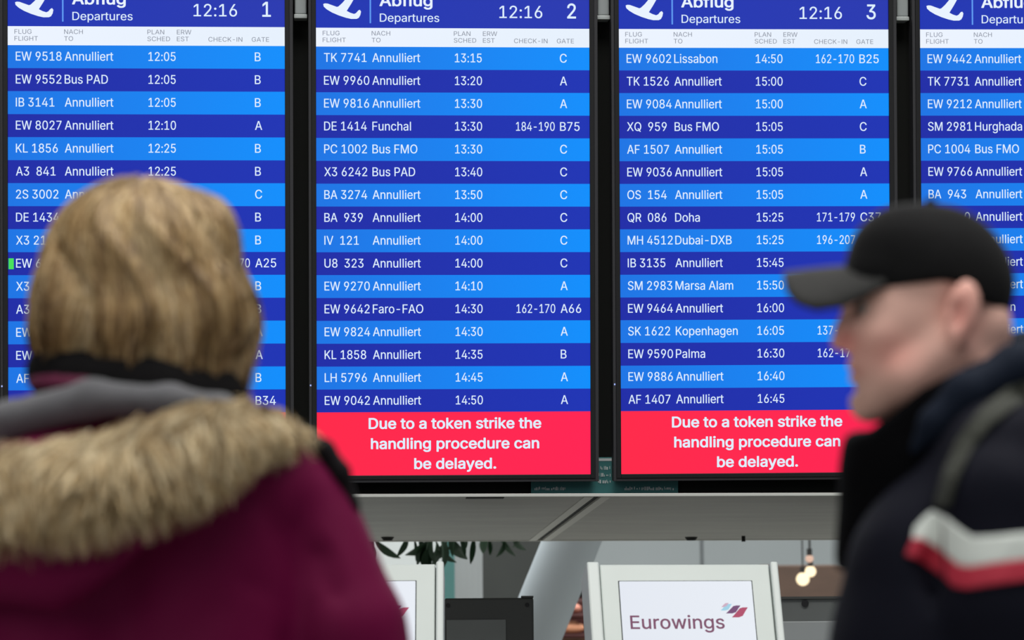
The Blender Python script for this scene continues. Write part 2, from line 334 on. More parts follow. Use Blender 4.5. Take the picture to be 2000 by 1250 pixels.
    't': (113, [[102, 190, 102, 164, 3, 164, 3, 190], [32, 236, 63, 236, 63, 49, 64, 38, 68, 31, 75, 26, 85, 25, 93, 26, 101, 27, 107, 1, 96, -1, 84, -2, 62, 1, 46, 11, 36, 26, 32, 46]]),
    'u': (205, [[91, -3, 73, -1, 57, 5, 44, 15, 35, 29, 28, 47, 26, 69, 26, 190, 57, 190, 57, 72, 60, 52, 68, 37, 82, 28, 100, 25, 113, 27, 125, 31, 134, 38, 142, 48, 146, 61, 148, 76, 148, 190, 179, 190, 179, 0, 149, 0, 149, 46, 154, 46, 143, 23, 129, 8, 111, 0]]),
    'v': (194, [[81, 0, 9, 190, 42, 190, 83, 78, 93, 43, 103, 10, 92, 10, 101, 43, 112, 78, 152, 190, 186, 190, 113, 0]]),
    'w': (283, [[69, 0, 11, 190, 44, 190, 67, 107, 77, 68, 88, 21, 82, 21, 93, 67, 103, 107, 126, 190, 158, 190, 181, 107, 191, 68, 201, 21, 196, 21, 206, 68, 217, 107, 240, 190, 272, 190, 215, 0, 184, 0, 159, 86, 152, 112, 145, 140, 138, 169, 145, 169, 138, 140, 131, 112, 124, 86, 99, 0]]),
    'x': (189, [[10, 0, 86, 109, 86, 86, 14, 190, 50, 190, 74, 153, 90, 127, 104, 103, 88, 103, 101, 127, 117, 153, 141, 190, 176, 190, 104, 84, 104, 107, 179, 0, 143, 0, 115, 43, 100, 68, 86, 91, 102, 91, 89, 68, 74, 43, 46, 0]]),
    'y': (194, [[24, -69, 31, -43, 36, -44, 52, -44, 65, -37, 75, -18, 81, -1, 9, 190, 42, 190, 83, 78, 93, 43, 103, 10, 92, 10, 101, 43, 112, 78, 153, 190, 186, 190, 102, -29, 88, -54, 70, -68, 46, -73, 32, -72]]),
    'z': (190, [[21, 0, 21, 23, 127, 160, 127, 161, 24, 161, 24, 190, 166, 190, 166, 165, 63, 30, 63, 28, 169, 28, 169, 0]]),
    '0': (226, [[113, -3, 87, 0, 65, 12, 47, 31, 34, 57, 27, 89, 24, 127, 27, 165, 35, 197, 48, 223, 65, 242, 87, 254, 113, 258, 139, 254, 161, 242, 179, 223, 192, 197, 200, 165, 203, 127, 200, 89, 192, 57, 179, 31, 162, 12, 140, 0], [113, 25, 131, 28, 145, 37, 157, 52, 165, 72, 170, 97, 172, 127, 170, 157, 165, 182, 157, 203, 145, 218, 131, 227, 113, 230, 96, 227, 82, 218, 70, 203, 62, 182, 56, 157, 55, 127, 56, 97, 62, 72, 70, 52, 82, 37, 96, 28]]),
    '1': (226, [[38, 0, 38, 27, 195, 27, 195, 0], [138, 254, 138, 0, 106, 0, 106, 224, 105, 224, 43, 179, 43, 213, 99, 254]]),
    '2': (226, [[32, 0, 32, 24, 117, 114, 141, 141, 155, 163, 160, 186, 159, 198, 154, 209, 146, 218, 137, 224, 112, 230, 98, 228, 86, 224, 77, 216, 69, 207, 65, 195, 64, 181, 33, 181, 35, 202, 43, 221, 55, 237, 72, 248, 91, 255, 112, 258, 134, 255, 153, 248, 169, 237, 181, 223, 188, 205, 191, 186, 185, 159, 168, 129, 133, 90, 76, 30, 76, 28, 195, 28, 195, 0]]),
    '3': (226, [[109, -3, 87, -1, 66, 5, 49, 15, 35, 29, 26, 46, 22, 66, 55, 66, 57, 54, 63, 44, 72, 35, 83, 30, 109, 25, 138, 30, 149, 37, 157, 46, 163, 58, 165, 72, 163, 86, 158, 98, 150, 109, 137, 117, 121, 122, 101, 124, 78, 124, 78, 150, 144, 224, 144, 226, 35, 226, 35, 254, 186, 254, 186, 230, 106, 139, 106, 144, 132, 144, 154, 138, 172, 127, 185, 111, 194, 93, 196, 72, 194, 51, 185, 33, 172, 18, 154, 6, 133, -1]]),
    '4': (226, [[20, 53, 20, 79, 123, 254, 155, 254, 54, 83, 54, 81, 207, 81, 207, 53], [141, 0, 141, 61, 141, 73, 141, 159, 171, 159, 171, 0]]),
    '5': (226, [[111, -3, 89, -1, 70, 6, 54, 16, 41, 30, 33, 47, 30, 65, 61, 65, 64, 54, 69, 44, 87, 30, 111, 25, 125, 27, 138, 32, 149, 41, 157, 52, 162, 66, 164, 81, 162, 97, 157, 111, 148, 122, 137, 131, 124, 137, 109, 138, 84, 134, 64, 123, 34, 126, 48, 254, 183, 254, 183, 226, 75, 226, 67, 151, 68, 151, 89, 162, 115, 167, 131, 165, 147, 160, 161, 153, 172, 143, 182, 130, 189, 116, 194, 99, 195, 82, 193, 58, 184, 38, 171, 21, 154, 8, 134, -1]]),
    '6': (226, [[113, -3, 91, -1, 71, 7, 55, 20, 42, 37, 34, 58, 32, 81, 34, 100, 40, 119, 69, 170, 126, 254, 161, 254, 75, 131, 73, 131, 83, 144, 98, 153, 117, 157, 139, 155, 158, 147, 173, 136, 185, 120, 192, 101, 194, 79, 192, 56, 184, 36, 171, 20, 155, 7, 135, -1], [113, 24, 127, 26, 139, 31, 149, 40, 157, 51, 162, 64, 164, 79, 162, 94, 157, 107, 149, 118, 139, 126, 127, 131, 113, 133, 99, 131, 87, 126, 77, 118, 69, 107, 64, 94, 62, 79, 64, 64, 69, 51, 77, 40, 87, 31, 99, 26]]),
    '7': (226, [[48, 0, 162, 224, 162, 226, 31, 226, 31, 254, 195, 254, 195, 224, 82, 0]]),
    '8': (226, [[113, -3, 89, -1, 68, 6, 50, 17, 37, 31, 29, 48, 26, 68, 28, 83, 33, 98, 40, 110, 51, 121, 63, 128, 76, 132, 76, 133, 59, 141, 46, 154, 38, 171, 35, 190, 38, 209, 45, 225, 57, 239, 73, 249, 92, 256, 113, 258, 134, 256, 153, 249, 169, 239, 181, 225, 188, 209, 191, 190, 188, 171, 180, 154, 167, 141, 150, 133, 150, 132, 164, 128, 176, 121, 186, 110, 194, 98, 199, 83, 200, 68, 198, 48, 189, 31, 176, 17, 158, 6, 137, -1], [113, 25, 129, 26, 142, 30, 153, 37, 161, 46, 167, 57, 168, 69, 167, 83, 161, 94, 153, 104, 141, 111, 128, 116, 113, 118, 98, 116, 85, 111, 73, 104, 65, 94, 59, 83, 58, 69, 59, 57, 64, 46, 73, 37, 84, 30, 97, 26], [113, 145, 137, 150, 146, 157, 154, 165, 158, 176, 160, 188, 158, 200, 154, 210, 147, 218, 138, 225, 113, 230, 89, 225, 79, 218, 72, 210, 68, 200, 66, 188, 68, 176, 72, 165, 79, 157, 89, 150]]),
    '9': (226, [[113, 258, 135, 255, 155, 247, 171, 234, 184, 217, 192, 197, 194, 173, 192, 155, 186, 135, 158, 84, 100, 0, 65, 0, 151, 124, 154, 124, 144, 111, 128, 101, 109, 97, 87, 100, 69, 107, 53, 119, 41, 134, 34, 154, 32, 176, 34, 198, 42, 218, 55, 235, 71, 247, 91, 255], [113, 230, 99, 228, 87, 223, 77, 215, 69, 204, 64, 191, 63, 176, 64, 161, 69, 148, 77, 137, 87, 129, 99, 123, 113, 122, 127, 123, 139, 129, 149, 137, 157, 147, 162, 160, 164, 175, 162, 190, 157, 204, 150, 215, 139, 223, 127, 228]]),
    ':': (93, [[48, -2, 39, -1, 31, 4, 26, 12, 25, 20, 26, 29, 31, 37, 39, 42, 48, 43, 56, 42, 64, 37, 69, 29, 71, 20, 69, 12, 64, 4, 56, -1], [48, 135, 39, 137, 31, 142, 26, 149, 25, 158, 26, 167, 31, 174, 39, 179, 48, 181, 56, 179, 64, 174, 69, 167, 71, 158, 69, 149, 64, 142, 56, 137]]),
    '-': (226, [[168, 122, 168, 94, 57, 94, 57, 122]]),
    '.': (93, [[48, -2, 39, -1, 31, 4, 26, 12, 25, 20, 26, 29, 31, 37, 39, 42, 48, 43, 56, 42, 64, 37, 69, 29, 71, 20, 69, 12, 64, 4, 56, -1]]),
}
GL = {k: (v[0], [list(zip(c[::2], c[1::2])) for c in v[1]]) for k, v in OUTLINES.items()}
CAP = max(p[1] for c in GL['H'][1] for p in c)
SPACE = 94




from mathutils.geometry import delaunay_2d_cdt
OUTLINES['I'] = (92, [[30, 0, 30, 254, 62, 254, 62, 0]])
OUTLINES['l'] = (90, [[29, 0, 29, 254, 60, 254, 60, 0]])
for k in 'Il':
    GL[k] = (OUTLINES[k][0], [list(zip(c[::2], c[1::2])) for c in OUTLINES[k][1]])
GCACHE = {}


def winding(p, cs):
    n = 0
    for c in cs:
        for i in range(len(c)):
            a, b = c[i - 1], c[i]
            if (a[1] > p[1]) != (b[1] > p[1]):
                if p[0] < (b[0] - a[0]) * (p[1] - a[1]) / (b[1] - a[1]) + a[0]:
                    n += 1 if b[1] > a[1] else -1
    return n


def glyph_mesh(ch, bold):
    """triangles of one letter: everything its outlines wind round; bold letters are struck several times, slightly shifted"""
    key = (ch, bold)
    if key in GCACHE:
        return GCACHE[key]
    if (ch, 0) not in GCACHE:
        cs = GL[ch][1]
        pts, edges = [], []
        for c in cs:
            n = len(pts)
            pts += [Vector(p) for p in c]
            edges += [(n + i, n + (i + 1) % len(c)) for i in range(len(c))]
        V, _, F, *_r = delaunay_2d_cdt(pts, edges, [], 0, 1e-5)
        keep = []
        for f in F:
            cx = sum(V[i][0] for i in f) / len(f) + .0137
            cy = sum(V[i][1] for i in f) / len(f) + .0071
            if winding((cx, cy), cs):
                keep.append(tuple(f))
        GCACHE[(ch, 0)] = ([(v[0], v[1]) for v in V], keep)
    V0, F0 = GCACHE[(ch, 0)]
    if bold == 0:
        return V0, F0
    if bold < 4:
        shifts = [(-bold, 0), (bold, 0)]
    else:
        shifts = [(bold * math.cos(t), bold * .8 * math.sin(t)) for t in [k * math.pi / 4 + .39 for k in range(8)]] + [(0, 0)]
    V, F = [], []
    for dx, dy in shifts:
        n = len(V)
        V += [(x + dx, y + dy) for x, y in V0]
        F += [tuple(i + n for i in f) for f in F0]
    GCACHE[key] = (V, F)
    return V, F


def bearings(s):
    l = min(p[0] for c in GL[s[0]][1] for p in c)
    r = GL[s[-1]][0] - max(p[0] for c in GL[s[-1]][1] for p in c)
    return l, r


def text_width(s):
    """inked width in glyph units"""
    w_ = sum(SPACE if ch == ' ' else GL[ch][0] for ch in s)
    l, r = bearings(s)
    return w_ - l - r


def text_mesh(name, s, x, z, cap, xs, y, bold=0.0):
    """one line of lettering: left ink edge x, baseline z, capital height cap (metres); xs narrows the set width"""
    k = cap / CAP
    cur = -bearings(s)[0]
    V, F = [], []
    for ch in s:
        if ch == ' ':
            cur += SPACE
            continue
        gv, gf = glyph_mesh(ch, bold)
        n = len(V)
        V += [(x + (p[0] + cur) * k * xs, y, z + p[1] * k) for p in gv]
        F += [tuple(i + n for i in f) for f in gf]
        cur += GL[ch][0]
    me = bpy.data.meshes.new(name)
    me.from_pydata(V, [], F)
    return me


# ------------------------------------------------------------ implicit surfaces for people: smooth unions turned into one mesh
def smin(a, b, k):
    if k <= 0:
        return np.minimum(a, b)
    h = np.clip(0.5 + 0.5 * (b - a) / k, 0, 1)
    return b + (a - b) * h - k * h * (1 - h)


class Field:
    def __init__(self):
        self.ops = []

    def ell(self, c, r, k=0.02, rot=(0, 0, 0), op='u'):
        R_ = np.array(Matrix.Rotation(rot[2], 3, 'Z') @ Matrix.Rotation(rot[1], 3, 'Y') @ Matrix.Rotation(rot[0], 3, 'X'))
        self.ops.append(('e', np.array(c, float), np.array(r, float), R_, k, op))
        return self

    def cone(self, a, b, ra, rb, k=0.02, op='u', sq=1.0):
        self.ops.append(('c', np.array(a, float), np.array(b, float), (ra, rb), sq, k, op))
        return self

    def fn(self, f, k=0.0, op='i'):
        self.ops.append(('f', f, k, op))
        return self

    def __call__(self, P):
        d = None
        for o in self.ops:
            if o[0] == 'e':
                q = (P - o[1]) @ o[3]
                k0 = np.sqrt(((q / o[2]) ** 2).sum(-1))
                k1 = np.sqrt(((q / o[2] ** 2) ** 2).sum(-1))
                e = k0 * (k0 - 1) / np.maximum(k1, 1e-9)
                k, op = o[4], o[5]
            elif o[0] == 'c':
                ab = o[2] - o[1]
                h = np.clip(((P - o[1]) @ ab) / (ab @ ab), 0, 1)
                q = P - o[1] - h[..., None] * ab
                if o[4] != 1.0:
                    q = q * np.array([1, o[4], 1])
                e = np.sqrt((q ** 2).sum(-1)) - (o[3][0] + (o[3][1] - o[3][0]) * h)
                k, op = o[5], o[6]
            else:
                e = o[1](P) if o[3] != 'd' else None
                k, op = o[2], o[3]
                if op == 'd':
                    d = d + o[1](P)
                    continue
            if d is None:
                d = e
            elif op == 'u':
                d = smin(d, e, k)
            elif op == 's':
                d = -smin(-d, e, k)
            else:
                d = -smin(-d, -e, k)
        return d


def surface(f, lo, hi, h):
    """naive surface nets"""
    lo = np.array(lo, float); hi = np.array(hi, float)
    n = np.ceil((hi - lo) / h).astype(int) + 1
    ax = [lo[i] + np.arange(n[i]) * h for i in range(3)]
    G = np.empty(n, np.float32)
    step = max(1, int(400000 / (n[1] * n[2])))
    for i in range(0, n[0], step):
        X, Y, Z = np.meshgrid(ax[0][i:i + step], ax[1], ax[2], indexing='ij')
        G[i:i + step] = f(np.stack([X, Y, Z], -1))
    # close the volume at the border of the grid
    G[0] = np.maximum(G[0], 1e-4); G[-1] = np.maximum(G[-1], 1e-4)
    G[:, 0] = np.maximum(G[:, 0], 1e-4); G[:, -1] = np.maximum(G[:, -1], 1e-4)
    G[:, :, 0] = np.maximum(G[:, :, 0], 1e-4); G[:, :, -1] = np.maximum(G[:, :, -1], 1e-4)
    S = G < 0
    cn = n - 1
    acc = np.zeros(tuple(cn) + (3,), np.float32)
    cnt = np.zeros(tuple(cn), np.float32)
    corners = [(i, j, k) for i in (0, 1) for j in (0, 1) for k in (0, 1)]
    sl = lambda c: tuple(slice(c[a], c[a] + cn[a]) for a in range(3))
    for a in range(3):
        for c in corners:
            if c[a] == 1:
                continue
            c2 = list(c); c2[a] = 1
            A = G[sl(c)]; B = G[sl(c2)]
            m = S[sl(c)] != S[sl(c2)]
            t = np.where(m, A / np.where(m, A - B, 1), 0)
            for b in range(3):
                acc[..., b] += np.where(m, c[b] + (t if b == a else 0), 0)
            cnt += m
    act = cnt > 0
    idx = -np.ones(tuple(cn), np.int64)
    idx[act] = np.arange(act.sum())
    base = np.argwhere(act)
    V = lo + (base + acc[act] / cnt[act][:, None]) * h
    Q = []
    for a in range(3):
        b, c = (a + 1) % 3, (a + 2) % 3
        s0 = [slice(None)] * 3; s1 = [slice(None)] * 3
        s0[a] = slice(0, n[a] - 1); s1[a] = slice(1, n[a])
        D0 = S[tuple(s0)]; D1 = S[tuple(s1)]
        e = np.argwhere(D0 != D1)
        e = e[(e[:, b] > 0) & (e[:, c] > 0) & (e[:, b] < cn[b]) & (e[:, c] < cn[c])]
        if not len(e):
            continue
        def cell(db, dc):
            q = e.copy(); q[:, b] -= db; q[:, c] -= dc
            return idx[q[:, 0], q[:, 1], q[:, 2]]
        quad = np.stack([cell(1, 1), cell(0, 1), cell(0, 0), cell(1, 0)], 1)
        inside = D0[e[:, 0], e[:, 1], e[:, 2]]
        quad[~inside] = quad[~inside][:, ::-1]
        Q.append(quad)
    return V, np.concatenate(Q)


def mesh_np(name, V, Fq, smooth=True):
    """V (n,3), Fq (m,k) all faces with k corners"""
    me = bpy.data.meshes.new(name)
    m, k = Fq.shape
    me.vertices.add(len(V))
    me.vertices.foreach_set('co', np.asarray(V, np.float32).ravel())
    me.loops.add(m * k)
    me.loops.foreach_set('vertex_index', Fq.astype(np.int32).ravel())
    me.polygons.add(m)
    me.polygons.foreach_set('loop_start', np.arange(0, m * k, k, dtype=np.int32))
    me.polygons.foreach_set('use_smooth', np.full(m, smooth))
    me.update(calc_edges=True)
    return me


def join_np(parts):
    Vs, Fs, n = [], [], 0
    for V, Q in parts:
        Vs.append(V); Fs.append(Q + n); n += len(V)
    return np.concatenate(Vs), np.concatenate(Fs)


def grad(f, P, e=0.004):
    g = np.empty_like(P)
    for a in range(3):
        d = np.zeros(3); d[a] = e
        g[:, a] = f(P + d) - f(P - d)
    return g / (np.linalg.norm(g, axis=1, keepdims=True) + 1e-9)


def wob(P, s, seed=0.0):
    """cheap smooth 3d noise, about -1..1"""
    x, y, z = P[..., 0] * s + seed, P[..., 1] * s + seed * 1.7, P[..., 2] * s - seed
    a = np.sin(x + 1.7 * np.sin(y * 0.9 + 0.3)) * np.cos(z * 1.1 + 1.3 * np.sin(x * 0.7 + seed))
    b = np.sin(2.1 * y + 1.1 * np.sin(1.9 * z + x)) * np.cos(1.7 * x - 0.8 * z)
    return 0.65 * a + 0.35 * b


def ribbons(paths, nrm, width, taper=0.15):
    """paths (N,S,3), nrm (N,S,3) -> quads lying on the surface"""
    N, S_, _ = paths.shape
    tan = np.gradient(paths, axis=1)
    side = np.cross(tan, nrm)
    side /= np.linalg.norm(side, axis=2, keepdims=True) + 1e-9
    w = np.linspace(1, taper, S_)[None, :, None] * np.asarray(width)[:, None, None]
    A = paths - side * w; B = paths + side * w
    V = np.stack([A, B], 2).reshape(-1, 3)
    i = (np.arange(N)[:, None] * S_ + np.arange(S_ - 1)[None]) * 2
    Q = np.stack([i, i + 1, i + 3, i + 2], -1).reshape(-1, 4)
    return V, Q


def color_attr(me, cols):
    at = me.color_attributes.new('Col', 'FLOAT_COLOR', 'POINT')
    c = np.ones((len(cols), 4), np.float32); c[:, :3] = cols
    at.data.foreach_set('color', c.ravel())


# ------------------------------------------------------------ the setting
YAW = 3.76
BOARD_S = 1 / 666.0          # metres for one picture pixel on the boards
Mf = np.array([[0.9978381602928034, -0.0033878045970614935, -0.06563176550638937],
               [0.0027075546409868123, 0.9999417230474682, -0.010450820863755478],
               [0.06566334602607168, 0.01025052627294643, 0.9977891819917611]])
BW = np.stack([RC, UC, FW], 1)
bax, bay, bad = BW @ Mf[:, 0], BW @ Mf[:, 1], BW @ Mf[:, 2]
BORG = CAM + BW @ np.array([-0.5751508783145106, 0.8565198502408834, 8.787988441101643])
PLANE = frame(BORG, bax, bad, bay)          # x right, y away from the viewer, z up, origin at board 2

floor_m = mat('floor_stone', rgb(150, 150, 146), 0.35, noise=(3, .12))
joint_m = mat('floor_joint', rgb(96, 96, 94), 0.8)
fl = Shape().box(-14, 14, -5, 30, -0.12, -0.012).build('floor', joint_m)
tag(fl, kind='structure')
tile_me = Shape().box(-0.696, 0.696, -0.696, 0.696, -0.012, 0.0, 0.004).mesh('floor_tile')
tile_me.materials.append(floor_m)
for i in range(9):
    for j in range(12):
        t_ = bpy.data.objects.new('floor_tile', tile_me)
        t_.location = (-5.6 + i * 1.4, -1.0 + j * 1.4, 0)
        COL.objects.link(t_); t_.parent = fl
wall_m = mat('wall_panel_paint', rgb(172, 178, 178), 0.6, noise=(1.2, .08))
w = Shape().box(-14, 14, 24.0, 24.2, 0, 7).build('wall_back', mat('wall_joint', rgb(110, 114, 116), .7))
tag(w, kind='structure')
tag(Shape().box(-14, 14, -5, 24.2, 7.0, 7.2).build('ceiling', mat('ceiling_white', rgb(200, 202, 202), .8)), kind='structure')
pan_me = Shape().box(-0.74, 0.74, -0.03, 0, -1.7, 1.7, .006).mesh('wall_panel')
pan_me.materials.append(wall_m)
for i in range(18):
    for j in range(2):
        q = bpy.data.objects.new('wall_panel', pan_me)
        q.location = (-12.75 + i * 1.5, 24.0, 1.72 + j * 3.44)
        COL.objects.link(q); q.parent = w

# ------------------------------------------------------------ departure boards
black_m = mat('bezel_black', rgb(24, 24, 26), 0.45, spec=.3)
side_m = mat('bezel_edge_grey', rgb(50, 50, 53), 0.5, spec=.3)
hous_m = mat('housing_black', rgb(14, 14, 15), 0.7, spec=.2)
head_m = screen_mat('lit_header_blue', rgb(28, 52, 178), rgb(38, 55, 176))
strip_m = screen_mat('lit_strip_white', rgb(236, 243, 255), rgb(230, 240, 252))
lite_m = screen_mat('lit_row_light_blue', rgb(24, 116, 228), rgb(4, 142, 252))
dark_m = screen_mat('lit_row_dark_blue', rgb(28, 42, 166), rgb(26, 50, 180))
red_m = screen_mat('lit_message_red', rgb(255, 38, 72), rgb(255, 32, 82))
white_m = screen_mat('lit_text_white', rgb(222, 238, 255))
grey_m = screen_mat('lit_text_grey', rgb(130, 136, 150))
rule_m = screen_mat('lit_rule_blue', rgb(92, 150, 240))
icon_m = screen_mat('lit_icon_white', rgb(232, 242, 255))
green_m = screen_mat('lit_marker_green', rgb(70, 225, 90))
led_m = screen_mat('led_blue_white', rgb(170, 190, 255), strength=1.0)

s_ = BOARD_S
A_ = 'Annulliert'
BOARDS = [
    ('1', [('EW 9518', A_, '12:05', '', 'B'), ('EW 9552', 'Bus PAD', '12:05', '', 'B'), ('IB 3141', A_, '12:05', '', 'B'),
           ('EW 8027', A_, '12:10', '', 'A'), ('KL 1856', A_, '12:25', '', 'B'), ('A3  841', A_, '12:25', '', 'B'),
           ('2S 3002', A_, '', '', 'C'), ('DE 1434', '', '', '', 'B'), ('X3 211', '', '', '', 'B'),
           ('EW 6', '', '', '162-170', 'A25'), ('X3 2', '', '', '', 'B'), ('A3', '', '', '', 'B'),
           ('EW', '', '', '', 'A'), ('EW', '', '', '', 'A'), ('AF', '', '', '', 'B'), ('', '', '', '', 'B34')]),
    ('2', [('TK 7741', A_, '13:15', '', 'C'), ('EW 9960', A_, '13:20', '', 'A'), ('EW 9816', A_, '13:30', '', 'A'),
           ('DE 1414', 'Funchal', '13:30', '184-190', 'B75'), ('PC 1002', 'Bus FMO', '13:30', '', 'C'),
           ('X3 6242', 'Bus PAD', '13:40', '', 'C'), ('BA 3274', A_, '13:50', '', 'C'), ('BA  939', A_, '14:00', '', 'C'),
           ('IV  121', A_, '14:00', '', 'C'), ('U8  323', A_, '14:00', '', 'C'), ('EW 9270', A_, '14:10', '', 'A'),
           ('EW 9642', 'Faro-FAO', '14:30', '162-170', 'A66'), ('EW 9824', A_, '14:30', '', 'A'),
           ('KL 1858', A_, '14:35', '', 'B'), ('LH 5796', A_, '14:45', '', 'A'), ('EW 9042', A_, '14:50', '', 'A')]),
    ('3', [('EW 9602', 'Lissabon', '14:50', '162-170', 'B25'), ('TK 1526', A_, '15:00', '', 'C'), ('EW 9084', A_, '15:00', '', 'A'),
           ('XQ  959', 'Bus FMO', '15:05', '', 'C'), ('AF 1507', A_, '15:05', '', 'B'), ('EW 9036', A_, '15:05', '', 'A'),
           ('OS  154', A_, '15:05', '', 'A'), ('QR  086', 'Doha', '15:25', '171-179', 'C37'),
           ('MH 4512', 'Dubai-DXB', '15:25', '196-207', ''), ('IB 3135', A_, '15:45', '', ''),
           ('SM 2983', 'Marsa Alam', '15:50', '', ''), ('EW 9464', A_, '16:00', '', ''),
           ('SK 1622', 'Kopenhagen', '16:05', '137-1', ''), ('EW 9590', 'Palma', '16:30', '162-17', ''),
           ('EW 9886', A_, '16:40', '', ''), ('AF 1407', A_, '16:45', '', '')]),
    ('4', [('EW 9442', A_, '', '', ''), ('TK 7731', A_, '', '', ''), ('EW 9212', A_, '', '', ''), ('SM 2981', 'Hurghada', '', '', ''),
           ('PC 1004', 'Bus FMO', '', '', ''), ('EW 9766', A_, '', '', ''), ('BA  943', A_, '', '', ''), ('             0', A_, '', '', ''),
           ('', A_, '', '', ''), ('', A_, '', '', ''), ('', A_, '', '', ''), ('', '            n', '', '', ''), ('', A_, '', '', ''),
           ('', '', '', '', ''), ('', '', '', '', ''), ('', '', '', '', '')]),
]


def setw(s, w_, cap):
    """set-width factor that gives the words s the width w_ at capital height cap"""
    return w_ / (text_width(s) * cap / CAP)


XS = setw(A_, 93.5, 17.2)          # the rows are set narrow
XF, XT, XC, XG = setw('EW 9960', 88, 17.2), setw('13:20', 52.8, 17.2), setw('184-190', 75.8, 17.2), setw('B75', 38.2, 17.2)
PLACE = [(-0.8937337406663171, 0.00093936, -0.0001592), (0.00106711, -0.00033770, -0.00055147),
         (0.8912430150444215, -0.00086862, 0.00181377), (1.7882465515210522, 0.00115859, 0.0028939)]
W_, TOP_, BOT_ = 535, 80, 873.6                     # screen size in board pixels
LAB = ['tall departure board numbered 1, behind the blond woman, green marker on one row',
       'tall departure board numbered 2, first flight TK 7741, fully visible with red strike notice',
       'departure board numbered 3, first flight EW 9602 Lissabon, partly behind the man in the cap',
       'tall departure board cut off by the right picture edge, first flight EW 9442']


def pbox(x0, x1, yt, yb, d0, d1, bevel=0):
    """box in board pixels: x, y down; depth in metres, minus towards the viewer"""
    return Shape().box(x0 * s_, x1 * s_, d0, d1, -yb * s_, -yt * s_, bevel)


